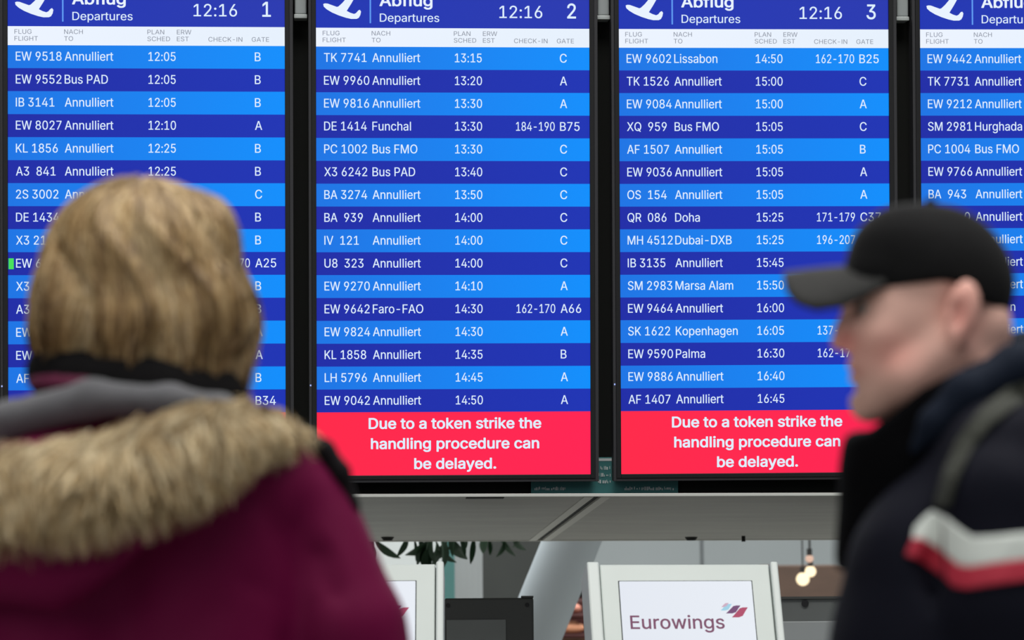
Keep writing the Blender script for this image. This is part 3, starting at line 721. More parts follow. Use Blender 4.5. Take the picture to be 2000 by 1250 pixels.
frame_me = None
for bi, (num, rows) in enumerate(BOARDS):
    px_, pz_, th = PLACE[bi]
    mw = PLANE @ T(px_, 0, pz_) @ Matrix.Rotation(-th, 4, 'Y')
    base = mw @ T(W_ / 2 * s_, 0, -BOT_ * s_)
    root = empty('departure_board', base, LAB[bi], 'display', 'departure boards hung in a row')
    up = T(-W_ / 2 * s_, 0, BOT_ * s_)

    def add(name, me, m, parent=root):
        o = bpy.data.objects.new(name, me)
        COL.objects.link(o)
        if len(me.materials) == 0:
            me.materials.append(m)
        o.parent = parent
        if parent is root:
            o.matrix_parent_inverse = Matrix.Identity(4)
            o.matrix_basis = up
        return o

    def textpart(name, s, x, yb, cap, xs, m, parent, align='l', bold=0.0, y=-0.0030):
        if not s.strip():
            return None
        k = cap / CAP * xs
        x += (len(s) - len(s.lstrip(' '))) * SPACE * k
        s = s.strip()
        if align == 'c':
            x -= text_width(s) * k / 2
        return add(name, text_mesh(name, s, x * s_, -yb * s_, cap * s_, xs, y, bold), m, parent)

    # housing and bezel
    if frame_me is None:
        sh = Shape()
        for a in ((-9, 0, -TOP_ - 8, BOT_ + 8), (W_, W_ + 9, -TOP_ - 8, BOT_ + 8)):
            sh.box(a[0] * s_, a[1] * s_, -0.010, 0.03, -a[3] * s_, -a[2] * s_, .001)
        sh.box(0, W_ * s_, -0.010, 0.03, -(BOT_ + 8) * s_, -BOT_ * s_, .001)
        sh.box(0, W_ * s_, -0.010, 0.03, TOP_ * s_, (TOP_ + 8) * s_, .001)
        frame_me = sh.mesh('bezel')
        sh = Shape()
        for a in ((-15, -9, -TOP_ - 14, BOT_ + 14), (W_ + 9, W_ + 16, -TOP_ - 14, BOT_ + 14)):
            sh.box(a[0] * s_, a[1] * s_, -0.006, 0.05, -a[3] * s_, -a[2] * s_, .001)
        sh.box(-9 * s_, (W_ + 9) * s_, -0.006, 0.05, -(BOT_ + 14) * s_, -(BOT_ + 8) * s_, .001)
        sh.box(-9 * s_, (W_ + 9) * s_, -0.006, 0.05, (TOP_ + 8) * s_, (TOP_ + 14) * s_, .001)
        rim_me = sh.mesh('rim')
        hous_me = pbox(-11, W_ + 11, -TOP_ - 10, BOT_ + 8, 0.012, 0.075, .002).mesh('housing')
        head_me = pbox(0, W_, -TOP_, 0, 0, .008).mesh('header_bar')
        strip_me = pbox(0, W_, 0, 36.8, 0, .008).mesh('column_heading_strip')
        row_me = [pbox(0, W_, 0, 44.6, 0, .008).mesh('flight_row') for _ in range(2)]
        row_me[0].materials.append(lite_m); row_me[1].materials.append(dark_m)
        msg_me = pbox(0, W_, 750.4, BOT_, 0, .008).mesh('message_bar')
        led_me = pbox(-13.2, -10.6, 696, 699.2, -.0075, -.005).mesh('indicator_light')
        rule_me = pbox(104.4, 107.4, -70, -9, -.0030, -.0025).mesh('divider_line')
        ic = [(480, 65), (500, 58), (530, 60), (580, 78), (636, 98), (655, 92), (700, 50), (768, -30), (850, -120), (905, -128),
              (868, -60), (800, 60), (748, 143), (790, 165), (832, 178), (855, 168), (880, 138), (898, 130), (912, 150),
              (904, 190), (886, 222), (862, 234), (800, 235), (740, 222), (660, 196), (580, 162), (520, 126), (486, 95)]
        icon_me = Shape().poly([((a / 5.882 + 1140 - 1207.5) * 1.003 * s_, -((b / 5.882) - 57.2) * s_) for a, b in ic],
                               -.0030, -.0022).mesh('aircraft_icon')
    add('bezel', frame_me, black_m)
    add('rim', rim_me, side_m)
    add('housing', hous_me, hous_m)
    hd = add('header_bar', head_me, head_m)
    add('aircraft_icon', icon_me, icon_m, hd)
    add('divider_line', rule_me, rule_m, hd)
    textpart('title_text', 'Abflug', 124.5, -43, 21.5, setw('Abflug', 102, 21.5), icon_m, hd, bold=9)
    textpart('subtitle_text', 'Departures', 124.5, -12, 16, setw('Departures', 116, 16), white_m, hd, bold=2)
    if bi < 3:
        textpart('clock_text', '12:16', 358.5, -20.3, 24, setw('12:16', 84, 24), white_m, hd, bold=2)
        textpart('board_number', num, 492, -20.3, 28.5, .9, white_m, hd, bold=5)
    st = add('column_heading_strip', strip_me, strip_m)
    hx = setw('FLIGHT', 45, 8.8)
    it = [('FLUG', 13, 15), ('FLIGHT', 13, 28.3), ('NACH', 108.5, 15), ('TO', 108.5, 28.3)]
    if bi < 3:
        it += [('PLAN', 269, 15), ('SCHED', 269, 28.3), ('ERW', 326, 15), ('EST', 326, 28.3), ('CHECK-IN', 387, 28.8), ('GATE', 471, 28.8)]
    for a, b, c in it:
        textpart('heading_text', a, b, c, 8.8, hx, grey_m, st, bold=0)
    for ri, (fl_, de, ti, ck, gt) in enumerate(rows):
        r = bpy.data.objects.new('flight_row', row_me[ri % 2])
        COL.objects.link(r); r.parent = root
        r.matrix_basis = up @ T(0, 0, -(36.8 + 44.6 * ri) * s_)
        b0 = 30.0
        textpart('flight_number_text', fl_, 15.5, b0, 17.2, XF, white_m, r, bold=2.5)
        textpart('destination_text', de, 109.5, b0, 17.2, XS, white_m, r, bold=2.5)
        textpart('time_text', ti, 271, b0, 17.2, XT, white_m, r, bold=2.5)
        textpart('counter_text', ck, 390.5, b0, 17.2, XC, white_m, r, bold=2.5)
        textpart('gate_text', gt, 477, b0, 17.2, XG, white_m, r, bold=2.5)
        if bi == 0 and ri == 9:
            g = Shape().box(1 * s_, 11 * s_, -.003, -.0025, -33 * s_, -12 * s_).build('status_marker', green_m, r)
            g['label'] = 'small green status block'
    mb = add('message_bar', msg_me, red_m)
    if bi in (1, 2):
        kx = setw('Due to a token strike the', 336, 20.3)
        for ln_, yb in (('Due to a token strike the', 782.5), ('handling procedure can', 821.8), ('be delayed.', 861)):
            textpart('message_line', ln_, 269.5, yb, 20.3, kx, white_m, mb, 'c', bold=10)
    add('indicator_light', led_me, led_m)

# black backing the boards are bolted to, grey hanger posts between them
canopy_front = at_depth(1175, 970, 8.74)
CZ = float(canopy_front[2])


def rest_z(y):
    """height in the boards' plane frame at which depth y meets the canopy top"""
    z0 = (PLANE @ Vector((.6, y, 0))).z; z1 = (PLANE @ Vector((.6, y, 1))).z
    return (CZ + .0115 - z0) / (z1 - z0)


BKF = CAN0 = T(float(canopy_front[0]), float(canopy_front[1]), CZ + .012) @ Matrix.Rotation(math.radians(YAW), 4, 'Z')
# the wall leans forward like the boards
tiltm = BKF @ Matrix.Rotation(math.asin(-bay[1] / math.hypot(bay[1], bay[2])), 4, 'X')
c_ = tiltm.inverted() @ (PLANE @ Vector((0, .10, -1.3)))
bot_z = (CZ + .0098 - (tiltm @ Vector((0, c_.y, 0))).z) / (tiltm.to_3x3() @ Vector((0, 0, 1))).z
back_me = Shape().box(-3.3, 4.0, c_.y, c_.y + .06, bot_z, 1.72, .001)
bk = back_me.build('display_backing', mat('backing_black', rgb(38, 39, 37), 0.8, spec=.1), mw=tiltm)
tag(bk, 'long black backing wall that the departure boards are fixed to', 'backing panel')
post_m = mat('post_grey_metal', rgb(150, 156, 156), 0.45, 0.2, noise=(4, .1))
for k, (x0, x1) in enumerate(((572.8, 599), (1165, 1190), (1752.5, 1776.5))):
    gp = [(PLACE[k][0] / s_ + W_ + 16, PLACE[k + 1][0] / s_ - 15)][0]
    xc = (gp[0] + gp[1]) / 2
    base = PLANE @ T(xc * s_, 0.03, 19.5 * s_)
    rt = empty('hanger_post', base, ['grey metal hanger post above the gap right of departure board 1',
                                     'grey metal hanger post above the gap left of departure board 3',
                                     'grey metal hanger post between departure board 3 and the cut-off board'][k],
               'post', 'hanger posts between the boards')
    Shape().box(-.0175, .0175, -.01, .06, 0.012, 4.35, .004).build('post', post_m, rt)
    Shape().box(-.0195, .0195, -.013, .063, 0, .012, .002).build('end_collar', mat('collar_metal', rgb(176, 182, 180), .4, .2), rt)

# ------------------------------------------------------------ canopy under the boards
CAN = yawed(canopy_front, YAW)
rear = at_z(1175, 1054.5, CZ)
can_depth = float((np.array(rear) - canopy_front) @ np.array([-math.sin(math.radians(YAW)), math.cos(math.radians(YAW)), 0]))
can = empty('counter_canopy', CAN, 'grey flat canopy with a light front edge, below the departure boards', 'canopy')
edge_m = mat('canopy_edge', rgb(196, 198, 192), 0.5)
cpan_m = mat('canopy_underside', rgb(140, 138, 131), 0.6, noise=(2.2, .22, (1, 3, 1)))
groove_m = mat('canopy_groove', rgb(20, 20, 18), 0.9)
lip_m = mat('canopy_panel_edge', rgb(178, 176, 168), 0.6)
Shape().box(-3.6, 3.8, -0.012, 0.0, 0.0, 0.009, .001).build('front_edge', edge_m, can)
Shape().box(-3.6, 3.8, 0.0, can_depth, 0.006, 0.009).build('core', groove_m, can)
seam_x = -0.012
for i in range(-2, 2):
    x0 = seam_x + i * 1.84 + .011; x1 = seam_x + (i + 1) * 1.84 - .011
    p = Shape().box(x0 + .028, x1 - .028, 0.0, can_depth, 0.0, 0.006, .001).build('soffit_panel', cpan_m, can)
    for a, b in ((x0, x0 + .028), (x1 - .028, x1)):
        Shape().box(a, b, 0.0, can_depth, -0.002, 0.006, .001).build('edge_strip', lip_m, p)
Shape().box(-3.6, 3.8, can_depth, can_depth + .02, -0.003, 0.012, .002).build('rear_edge', lip_m, can)
for px_ in (757, 1350):
    q = CAN.inverted() @ Vector(at_z(px_, 1049, CZ))
    Shape().tube((q.x, q.y, -.012), (q.x, q.y, .0), .016, .024).build('ceiling_fixing', groove_m, can, smooth=40)
q = CAN.inverted() @ Vector(at_z(1452, 1047, CZ))
Shape().tube((q.x, q.y, -.02), (q.x, q.y, .0), .007).build('cable_stub', groove_m, can, smooth=40)
q0 = CAN.inverted() @ Vector(at_z(908, 975, CZ)); q1 = CAN.inverted() @ Vector(at_z(980, 976, CZ))
Shape().box(q0.x, q1.x, .004, .05, -.0022, .002).build('slot', groove_m, can)
for x in (-3.3, 3.5):
    Shape().box(x - .06, x + .06, .2, .32, -CZ, 0.0, .004).build('canopy_leg', post_m, can)

# teal sign wedged between boards and canopy, its lines of small print hardly show
tealm = mat('sign_teal', rgb(70, 138, 138), 0.6, noise=(6, .15))
pale = mat('sign_print_pale', rgb(236, 242, 242), 0.7)
PI_ = PLANE.inverted()


def plane_px(px, py, off):
    """point of the picture on the plane that lies off metres behind the screens"""
    n = np.array(bad)
    r = ray(px, py)
    t = (((np.array(BORG) + n * off) - CAM) @ n) / (r @ n)
    return PI_ @ Vector(CAM + r * t)


a = plane_px(1037, 968.5, .088); b = plane_px(1324, 893, .088)
zs = plane_px(1180, 893, .088).z
a.z = rest_z(.084) - .002
sg = empty('teal_sign', PLANE @ T((a.x + b.x) / 2, .088, a.z), 'dark teal information sign with small pale print, squeezed under boards 2 and 3', 'sign')
sw = (b.x - a.x) / 2
Shape().box(-sw, sw, -.004, .004, 0, zs - a.z, .001).build('panel', tealm, sg)
SI = (PLANE @ T((a.x + b.x) / 2, .088, a.z)).inverted() @ PLANE
lines = [(1168, 1193, 895, 900.5, 1)]
for y in (910.5, 924, 937): lines.append((1168, 1193, y, y + 7, 0))
lines += [(1044, 1104, 950.5, 957.5, 0), (1220, 1316, 950.5, 957.5, 0)]
for (x0, x1, y0, y1, solid) in lines:
    sh = Shape()
    if solid:
        p0 = SI @ plane_px(x0 - 30, y1, .082); p1 = SI @ plane_px(x1 + 30, y0, .082)
        sh.box(p0.x, p1.x, -.0058, -.0045, p0.z, p1.z)
    else:
        x = x0
        while x < x1:
            wd = random.choice((1.1, 1.6, 2.4)); hh = random.choice((0, 1.5, 3))
            p0 = SI @ plane_px(x, y1 - random.choice((0, 0, 1.5)), .082); p1 = SI @ plane_px(min(x + wd, x1), y0 + hh, .082)
            sh.box(p0.x, p1.x, -.0058, -.0045, p0.z, p1.z)
            x += wd + random.choice((1.0, 1.4, 3.2))
    sh.build('print_line', pale, sg)

# ------------------------------------------------------------ check-in kiosks
kios_m = mat('kiosk_shell', rgb(208, 216, 212), 0.45, noise=(5, .05))
rail_m = mat('kiosk_rail', rgb(212, 219, 216), 0.4)
line_m = mat('kiosk_gap', rgb(70, 76, 76), 0.8)
kscr_m = screen_mat('kiosk_screen_glow', rgb(226, 231, 240), rgb(231, 236, 244))
logo_m = screen_mat('logo_plum', rgb(128, 84, 108))
stripe_ms = [screen_mat('logo_pale_blue', rgb(160, 208, 228)), screen_mat('logo_violet', rgb(118, 78, 118)),
             screen_mat('logo_rose', rgb(176, 78, 106)), screen_mat('logo_pale_rose', rgb(205, 170, 190))]


def kiosk(px_mid, py_top, depth, beta, label, left_px=None):
    K = F_PX / depth
    al = math.radians(20); be = math.radians(beta)
    top = at_depth(px_mid, py_top, depth)
    nh = np.array([math.sin(be), -math.cos(be), 0])
    n = math.cos(al) * nh + math.sin(al) * np.array([0, 0, 1])
    r = np.array([math.cos(be), math.sin(be), 0])
    up = -math.sin(al) * nh + math.cos(al) * np.array([0, 0, 1])
    root = empty('checkin_kiosk', T(top[0], top[1] + 0.0, 0), label, 'kiosk', 'white self-service kiosks')
    ri = root.matrix_world.inverted()
    FM = ri @ frame(top, r, -n, up)
    u = 1 / K
    cs = 1 / math.cos(math.radians(20 - 7.3))

    def fb(x0, x1, y0, y1, d0, d1, bevel=0.0):
        return Shape().box(x0 * u, x1 * u, d0, d1, -y1 * u * cs, -y0 * u * cs, bevel)

    def put(sh, name, m, parent=root, smooth=None):
        o = sh.build(name, m, parent, smooth)
        if parent is root:
            o.matrix_basis = FM
        return o
    head = put(fb(-163, 172, 3, 420, 0.0, .085, .004), 'head_panel', kios_m)
    put(fb(-189, -165, 0, 424, -.010, .11, .005), 'side_rail', rail_m)
    put(fb(174, 189, 0, 424, -.010, .11, .005), 'side_rail', rail_m)
    put(fb(-166, 175, 2, 420, .03, .08), 'inner_frame', line_m)
    put(fb(-129, 136, 37, 400, -.0015, .003, .001), 'screen_surround', line_m)
    sc = put(fb(-127, 134, 38.5, 398, -.003, .0, .002), 'screen', kscr_m)
    new_obj('logo_text', text_mesh('logo_text', 'Eurowings', -110.5 * u, -(135.5) * u * cs, 26.5 * u * cs, setw('Eurowings', 179, 26.5), -.0040, 5), logo_m, sc)

    def leaf(x0, y0, x1, y1, t, m):
        pts = []
        for a_, b_ in ((0, 0), (.25, -.42), (.5, -.62), (.8, -1), (1, -1), (.82, -.55), (.55, -.2), (.3, 0)):
            pass
        dx, dy = x1 - x0, y1 - y0
        pts = [(x0, y0), (x0 + dx * .18, y0 + dy * .3), (x0 + dx * .52, y0 + dy * .92), (x0 + dx * .7, y1), (x1, y1),
               (x0 + dx * .82 + t * .1, y0 + dy * .62), (x0 + dx * .62 + t * .2, y0 + dy * .15), (x0 + dx * .42, y0)]
        Shape().poly([(p[0] * u, -p[1] * u * cs) for p in pts], -.0042, -.0036).build('logo_stripe', m, sc)
    mx_ = px_mid if left_px is None else left_px
    off = -1339
    for (x0, y0, x1, y1, mi) in ((1407, 1193, 1430, 1180, 0), (1409, 1186, 1424, 1178, 3), (1417, 1199, 1447, 1183, 1), (1428, 1207, 1461, 1187, 2)):
        leaf(x0 + off, y0 - 1094, x1 + off, y1 - 1094, 6, stripe_ms[mi])
    # pedestal and foot
    bz = top[2] - .50
    Shape().box(-.15, .15, -.02, .16, .03, bz, .01).build('pedestal', kios_m, root)
    Shape().box(-.24, .24, -.22, .24, 0, .03, .008).build('base_plate', mat('kiosk_base', rgb(90, 94, 94), .5, .4), root)
    Shape().box(-.10, .10, -.17, .0, bz - .16, bz - .13, .004).build('ticket_shelf', rail_m, root)
    return root


kiosk(1332, 1099, 7.8, 7.0, 'white self-service kiosk with an airline logo screen, right of centre under board 3')
kiosk(678, 1099.5, 7.8, 0.0, 'white self-service kiosk mostly hidden behind the woman in the maroon parka')

# dark kiosk seen from behind, between the two white ones
dk_m = mat('dark_kiosk_shell', rgb(62, 64, 62), 0.6, noise=(8, .1))
dki_m = mat('dark_kiosk_panel', rgb(112, 116, 114), 0.55, noise=(6, .06))
d_ = 9.3; K = F_PX / d_
c0 = at_depth(955, 1168, d_)
dk = empty('dark_kiosk', yawed((c0[0], c0[1], 0), 1.0), 'dark grey kiosk with lighter inset panel, between the two white kiosks', 'kiosk')
H0 = c0[2]
Shape().box(-.138, .138, 0, .12, .62, H0, .006).build('shell', dk_m, dk)
Shape().box(-.132, .052, -.004, .01, .66, H0 - 42 / K, .001).build('inset_panel', dki_m, dk)
Shape().box(.10, .138, 0, .05, H0, H0 + .006, .001).build('top_bracket', dk_m, dk)
for x in (-.127, .118):
    Shape().tube((x, -.004, H0 - .022), (x, .01, H0 - .022), .007, seg=12).build('screw', black_m, dk, smooth=40)
Shape().tube((-.022, -.008, H0 - .150), (-.022, .01, H0 - .150), .020, seg=24).build('round_lock', dk_m, dk, smooth=40)
Shape().box(-.09, .09, .02, .11, .02, .62, .006).build('pedestal', dk_m, dk)
Shape().box(-.17, .17, -.08, .2, 0, .02, .004).build('base_plate', dk_m, dk)

# grey counter terminal on the right
d_ = 9.0; K = F_PX / d_
c0 = at_depth(1600, 1166, d_)
gt_m = mat('grey_terminal', rgb(96, 100, 99), 0.6, noise=(7, .1))
gl_m = mat('grey_terminal_front', rgb(138, 143, 144), 0.55, noise=(5, .06))
tr = empty('grey_terminal', yawed((c0[0], c0[1], 0), -2), 'grey terminal cabinet with round dark lock, between white kiosk and man in the cap', 'terminal')
H0 = c0[2]
Shape().box(-.118, .30, 0.012, .3, .9, H0, .004).build('upper_body', gt_m, tr)
Shape().box(-.12, .302, 0.0, .31, H0 - .006, H0 + .002, .001).build('top_edge', dk_m, tr)
Shape().box(-.118, .30, -.03, .3, .05, H0 - 47 / K, .004).build('front_panel', gl_m, tr)
Shape().tube((-.042, .004, H0 - 12 / K), (-.042, .02, H0 - 12 / K), .0105, seg=20).build('lock', black_m, tr, smooth=40)
Shape().box(-.10, .28, .0, .28, 0, .05).build('plinth', dk_m, tr)

# ------------------------------------------------------------ hall behind the canopy
# leaning white strut
strut_m = mat('strut_white', rgb(176, 184, 188), 0.5, noise=(2, .04))
a = at_depth(1116, 1058, 12.2); b = at_depth(1048, 1225, 12.2)
dirv = (np.array(b) - np.array(a)); dirv /= -dirv[2]
bot = np.array(a) + dirv * a[2]; topp = np.array(a) - dirv * 2.2
st = empty('leaning_column', T(*bot), 'thick round white column leaning to the left, behind the kiosks', 'column')
Shape().tube((0, 0, 0), tuple(topp - bot), .115, seg=40).build('shaft', strut_m, st, smooth=40)
Shape().tube((0, 0, 0), (0, 0, .04), .2, seg=32).build('foot_ring', post_m, st, smooth=40)


def upright(name, x0, x1, ytop, depth, m, label, cat, thick=.05, h=None):
    p0 = at_depth(x0, 1380, depth); p1 = at_depth(x1, 1380, depth)
    zt = h if h else float(at_depth(x0, ytop, depth)[2])
    cx = (p0[0] + p1[0]) / 2; hw = (p1[0] - p0[0]) / 2
    y = p0[1]
    e = empty(name, T(cx, y, 0), label, cat)
    Shape().box(-hw, hw, 0, thick, .06, zt, .004).build('panel', m, e)
    Shape().box(-hw - .01, hw + .01, -.01, thick + .01, 0, .06, .004).build('foot', post_m, e)
    return e

upright('white_partition', 640, 864, 1040, 14.3, mat('partition_white', rgb(222, 226, 224), .6, noise=(3, .06)), 'white partition behind the hanging plant, left of the narrow teal panel', 'partition', h=2.6)
upright('teal_banner', 866, 889, 1040, 14.0, mat('banner_teal', rgb(80, 128, 124), .7), 'narrow teal upright panel behind the dark kiosk', 'panel', h=2.4)
upright('grey_partition', 889, 944, 1040, 14.6, mat('partition_grey', rgb(160, 163, 163), .6, noise=(6, .12, (6, 1, .3))), 'light grey partition beside the narrow teal panel', 'partition', h=2.5)
upright('dark_partition', 944, 1068, 1040, 15.5, mat('partition_dark', rgb(50, 52, 49), .7, noise=(4, .2)), 'dark grey partition left of the leaning white column', 'partition', h=2.5)

# shop far right with brown bulkhead and round lamps
brown_m = mat('shop_brown', rgb(84, 64, 52), .7, noise=(3, .3, (1, 1, 5)))
p0 = at_depth(1500, 1160, 17.5); p1 = at_depth(1720, 1105, 17.5)
shp = empty('shop_front', T(p0[0], p0[1], 0), 'brown wooden shop front far behind, right of the white kiosk', 'shop')
Wd = p1[0] - p0[0]
Shape().box(0, Wd + 1.5, 0, .5, p0[2] - .12, p1[2] + .01, .01).build('bulkhead', brown_m, shp)
Shape().box(0, Wd + 1.5, .9, 1.0, 0, p0[2] - .12, .01).build('back_wall', mat('shop_dark', rgb(50, 44, 40), .8), shp)
Shape().box(-.05, .05, 0, 1.0, 0, p1[2] + .01, .01).build('side_wall', brown_m, shp)
lampm = screen_mat('lamp_glow', (1.0, 0.80, 0.50, 1), strength=1.6)
lamp2 = screen_mat('lamp_glow_dim', (0.75, 0.50, 0.38, 1), strength=1.0)
cordm = mat('lamp_cord', rgb(30, 28, 26), .8)
for li_, (x, y, r, m, lb) in enumerate(((1568, 1131, 13, lampm, 'lower left glowing round lamp of the cluster by the brown shop front'),
                         (1583, 1116, 11, lampm, 'middle glowing round lamp of the cluster by the brown shop front'),
                         (1581, 1091, 8, lamp2, 'small dimmer round lamp at the top of the cluster by the brown shop front'))):
    dd = 16.2 - .35 * li_
    c = at_depth(x, y, dd)
    R_ = r / F_PX * dd
    e = empty('globe_lamp', T(c[0], c[1], c[2] - R_), lb, 'lamp', 'round lamps by the shop')
    Shape().ball((0, 0, R_), R_).build('globe', m, e, smooth=60)
    Shape().tube((0, 0, 2 * R_ - .006), (0, 0, 2 * R_ + .03), .014, seg=12).build('lamp_holder', cordm, e, smooth=40)
    Shape().tube((0, 0, 2 * R_ + .02), (0, 0, 7.0 - c[2] + R_), .004, seg=8).build('cord', cordm, e, smooth=40)

# shop display shelf with matt baskets standing in for warm round lights, left of the white kiosk
dr_m = mat('display_dark_red', rgb(70, 22, 18), .6)
c = at_depth(1122, 1200, 16.0)
ds = empty('display_stand', T(c[0], c[1], 0), 'dark red display stand glimpsed between the leaning column and the white kiosk', 'display stand')
Shape().box(-.13, .30, 0, .25, .0, c[2] + .09, .02).build('body', dr_m, ds)
Shape().box(-.10, .30, .0, .2, c[2] + .09, c[2] + .14, .02).build('dark_top', cordm, ds)
Shape().box(-.15, .30, -.02, .2, .6, c[2] - .13, .02).build('lower_front', mat('display_tan', rgb(120, 88, 64), .7, noise=(12, .4)), ds)
for (x, y, w_, h_, col, lb) in ((1122, 1190, 13, 10, (200, 130, 110), 'small pinkish round basket standing in for a warm light on the dark red stand'),
                                (1115, 1227, 26, 12, (245, 170, 130), 'pale orange oval basket standing in for a warm light on the dark red stand')):
    q = at_depth(x, y, 15.9)
    u = 15.9 / F_PX
    e = empty('basket', T(q[0], q[1] - .08, q[2] - h_ * u), lb, 'basket')
    sh = Shape().ball((0, 0, h_ * u), w_ * u, .05, h_ * u)
    sh.build('bowl', mat('basket_%d' % x, rgb(*col), .6), e, smooth=60)
    Shape().box(-w_ * u - .02, w_ * u + .02, -.06, .16, -.02, -.001, .004).build('shelf_board', dr_m, ds, mw=e.matrix_world.copy())
    Shape().tube((0, 0.0, h_ * 1.7 * u), (0, 0, h_ * 2.1 * u), w_ * u * .5, w_ * u * .45).build('rim', mat('basket_rim_%d' % x, rgb(*[int(v * .8) for v in col]), .6), e, smooth=40)

# hanging plants whose lowest leaves show under the canopy
leaf_m = mat('leaf_green', rgb(38, 62, 40), .5, noise=(20, .35))


def leaf_mesh(L, Wl, curl):
    bm = bmesh.new()
    N = 6
    rowv = []
    for i in range(N + 1):
        t = i / N
        wd = Wl * math.sin(math.pi * min(1, t * .93 + .05)) ** .8
        z = -L * t
        y = curl * L * t * t
        rowv.append([bm.verts.new((-wd, y - wd * .3, z)), bm.verts.new((0, y, z)), bm.verts.new((wd, y - wd * .3, z))])
    for i in range(N):
        for k in range(2):
            bm.faces.new((rowv[i][k], rowv[i][k + 1], rowv[i + 1][k + 1], rowv[i + 1][k]))
    r = bmesh.ops.solidify(bm, geom=bm.faces[:], thickness=.0015)
    me = bpy.data.meshes.new('leaf')
    bm.to_mesh(me); bm.free()
    me.materials.append(leaf_m)
    return me


leaves = [leaf_mesh(.11, .020, .25), leaf_mesh(.085, .024, .4), leaf_mesh(.14, .017, .15)]


def hanging_plant(px, py, depth, label, spots, spread):
    c = at_depth(px, py, depth)
    e = empty('hanging_plant', T(c[0], c[1], c[2] + .32), label, 'plant', 'hanging plants behind the canopy')
    Shape().tube((0, 0, -.02), (0, 0, .13), .085, .11, seg=24).build('pot', mat('pot_white', rgb(200, 204, 200), .5), e, smooth=40)
    Shape().tube((0, 0, .1), (0, 0, 7.0 - c[2] - .32), .004, seg=8).build('hanging_wire', cordm, e, smooth=40)
    k = depth / F_PX
    for (x, y, rot, li, sc) in spots:
        q = at_depth(x, y, depth)
        o = bpy.data.objects.new('leaf', leaves[li])
        COL.objects.link(o); o.parent = e
        o.matrix_basis = T(q[0] - c[0], random.uniform(-spread, spread), q[2] - c[2] - .32) @ Matrix.Rotation(math.radians(rot), 4, 'Y') @ \
            Matrix.Rotation(random.uniform(-1.2, 1.2), 4, 'Z') @ Matrix.Diagonal((sc, sc, sc, 1))
        # stalk
        Shape().tube((0, 0, 0), (0.0, 0, .07), .0025, seg=6).build('stalk', leaf_m, o)
    Shape().tube((0, 0, -.25), (0, 0, .0), .004, seg=8).build('stem', leaf_m, e, smooth=40)


sp = [(797, 1050, 20, 0, .8), (808, 1052, -10, 2, .6), (818, 1048, -20, 1, .6), (832, 1058, 30, 0, .9), (838, 1066, 15, 1, 1.2), (846, 1058, 10, 1, 1.1),
      (834, 1075, 10, 0, .9), (852, 1060, -5, 1, 1.2), (862, 1055, -20, 1, 1.3), (872, 1053, 20, 0, .8), (880, 1052, -25, 1, 1.2), (888, 1050, 15, 0, .7),
      (900, 1048, -15, 2, .6), (911, 1050, 12, 0, .6), (925, 1050, 4, 2, .75), (858, 1068, -30, 1, 1.0), (843, 1050, 40, 1, 1.4), (868, 1062, 30, 1, 1.0)]
hanging_plant(862, 1040, 11.9, 'dark green hanging plant above the teal panel, leaves poking below the canopy', sp, .08)
sp = [(733, 1056, -45, 0, 1.1), (726, 1050, 20, 1, 1.0), (722, 1062, -20, 1, 1.0)]
hanging_plant(722, 1040, 12.1, 'green hanging plant beside the maroon sleeve, one leaf showing', sp, .04)
sp = [(948, 1050, 15, 1, .8), (955, 1054, -10, 0, .6), (980, 1050, -25, 0, .9), (984, 1060, 10, 1, .8), (1004, 1052, -30, 1, .8), (1015, 1050, 20, 1, .6)]
hanging_plant(985, 1040, 13.0, 'faint dark hanging plant in front of the dark partition', sp, .04)

# ------------------------------------------------------------ people
class Local:
    """places parts of a figure that stands in the upright plane y = Y0; w is depth away from the viewer"""

    def __init__(self, Y0):
        self.Y0 = Y0
        self.s = F_PX / (Y0 * math.cos(PITCH) + .4 * math.sin(PITCH))

    def p(self, u, v, w=0.0):
        return at_y(u, v, self.Y0 + np.asarray(w, float) / self.s)

    def r(self, *a):
        return tuple(x / self.s for x in a)

    def ell(self, F, c, r, k=20, **kw):
        return F.ell(self.p(*c), self.r(r[0], r[2], r[1]), k / self.s, **kw)

    def chain(self, F, pts, k=20, **kw):
        """pts: (u, v, w, radius)"""
        for a, b in zip(pts[:-1], pts[1:]):
            F.cone(self.p(*a[:3]), self.p(*b[:3]), a[3] / self.s, b[3] / self.s, k / self.s, **kw)
        return F

    def box(self, u0, u1, v0, v1, w0, w1):
        c = np.array([self.p(u, v, w) for u in (u0, u1) for v in (v0, v1) for w in (w0, w1)])
        return c.min(0), c.max(0)


def field_obj(name, F, lo, hi, h, m, root, origin):
    V, Q = surface(F, lo, hi, h)
    o = new_obj(name, mesh_np(name, V - origin, Q), m, root)
    return o, V


def on_surface(L, F, U, Vv, w0=-700, w1=150, step=5):
    """first point of the field met behind each picture point, going away from the viewer"""
    ws = np.arange(w0, w1, step)
    P = L.p(U[..., None], Vv[..., None], np.broadcast_to(ws, U.shape + ws.shape))
    D = F(P) < 0
    i = np.argmax(D, -1)
    i = np.where(D.any(-1), i, len(ws) - 1)
    return ws[i] - step * .5


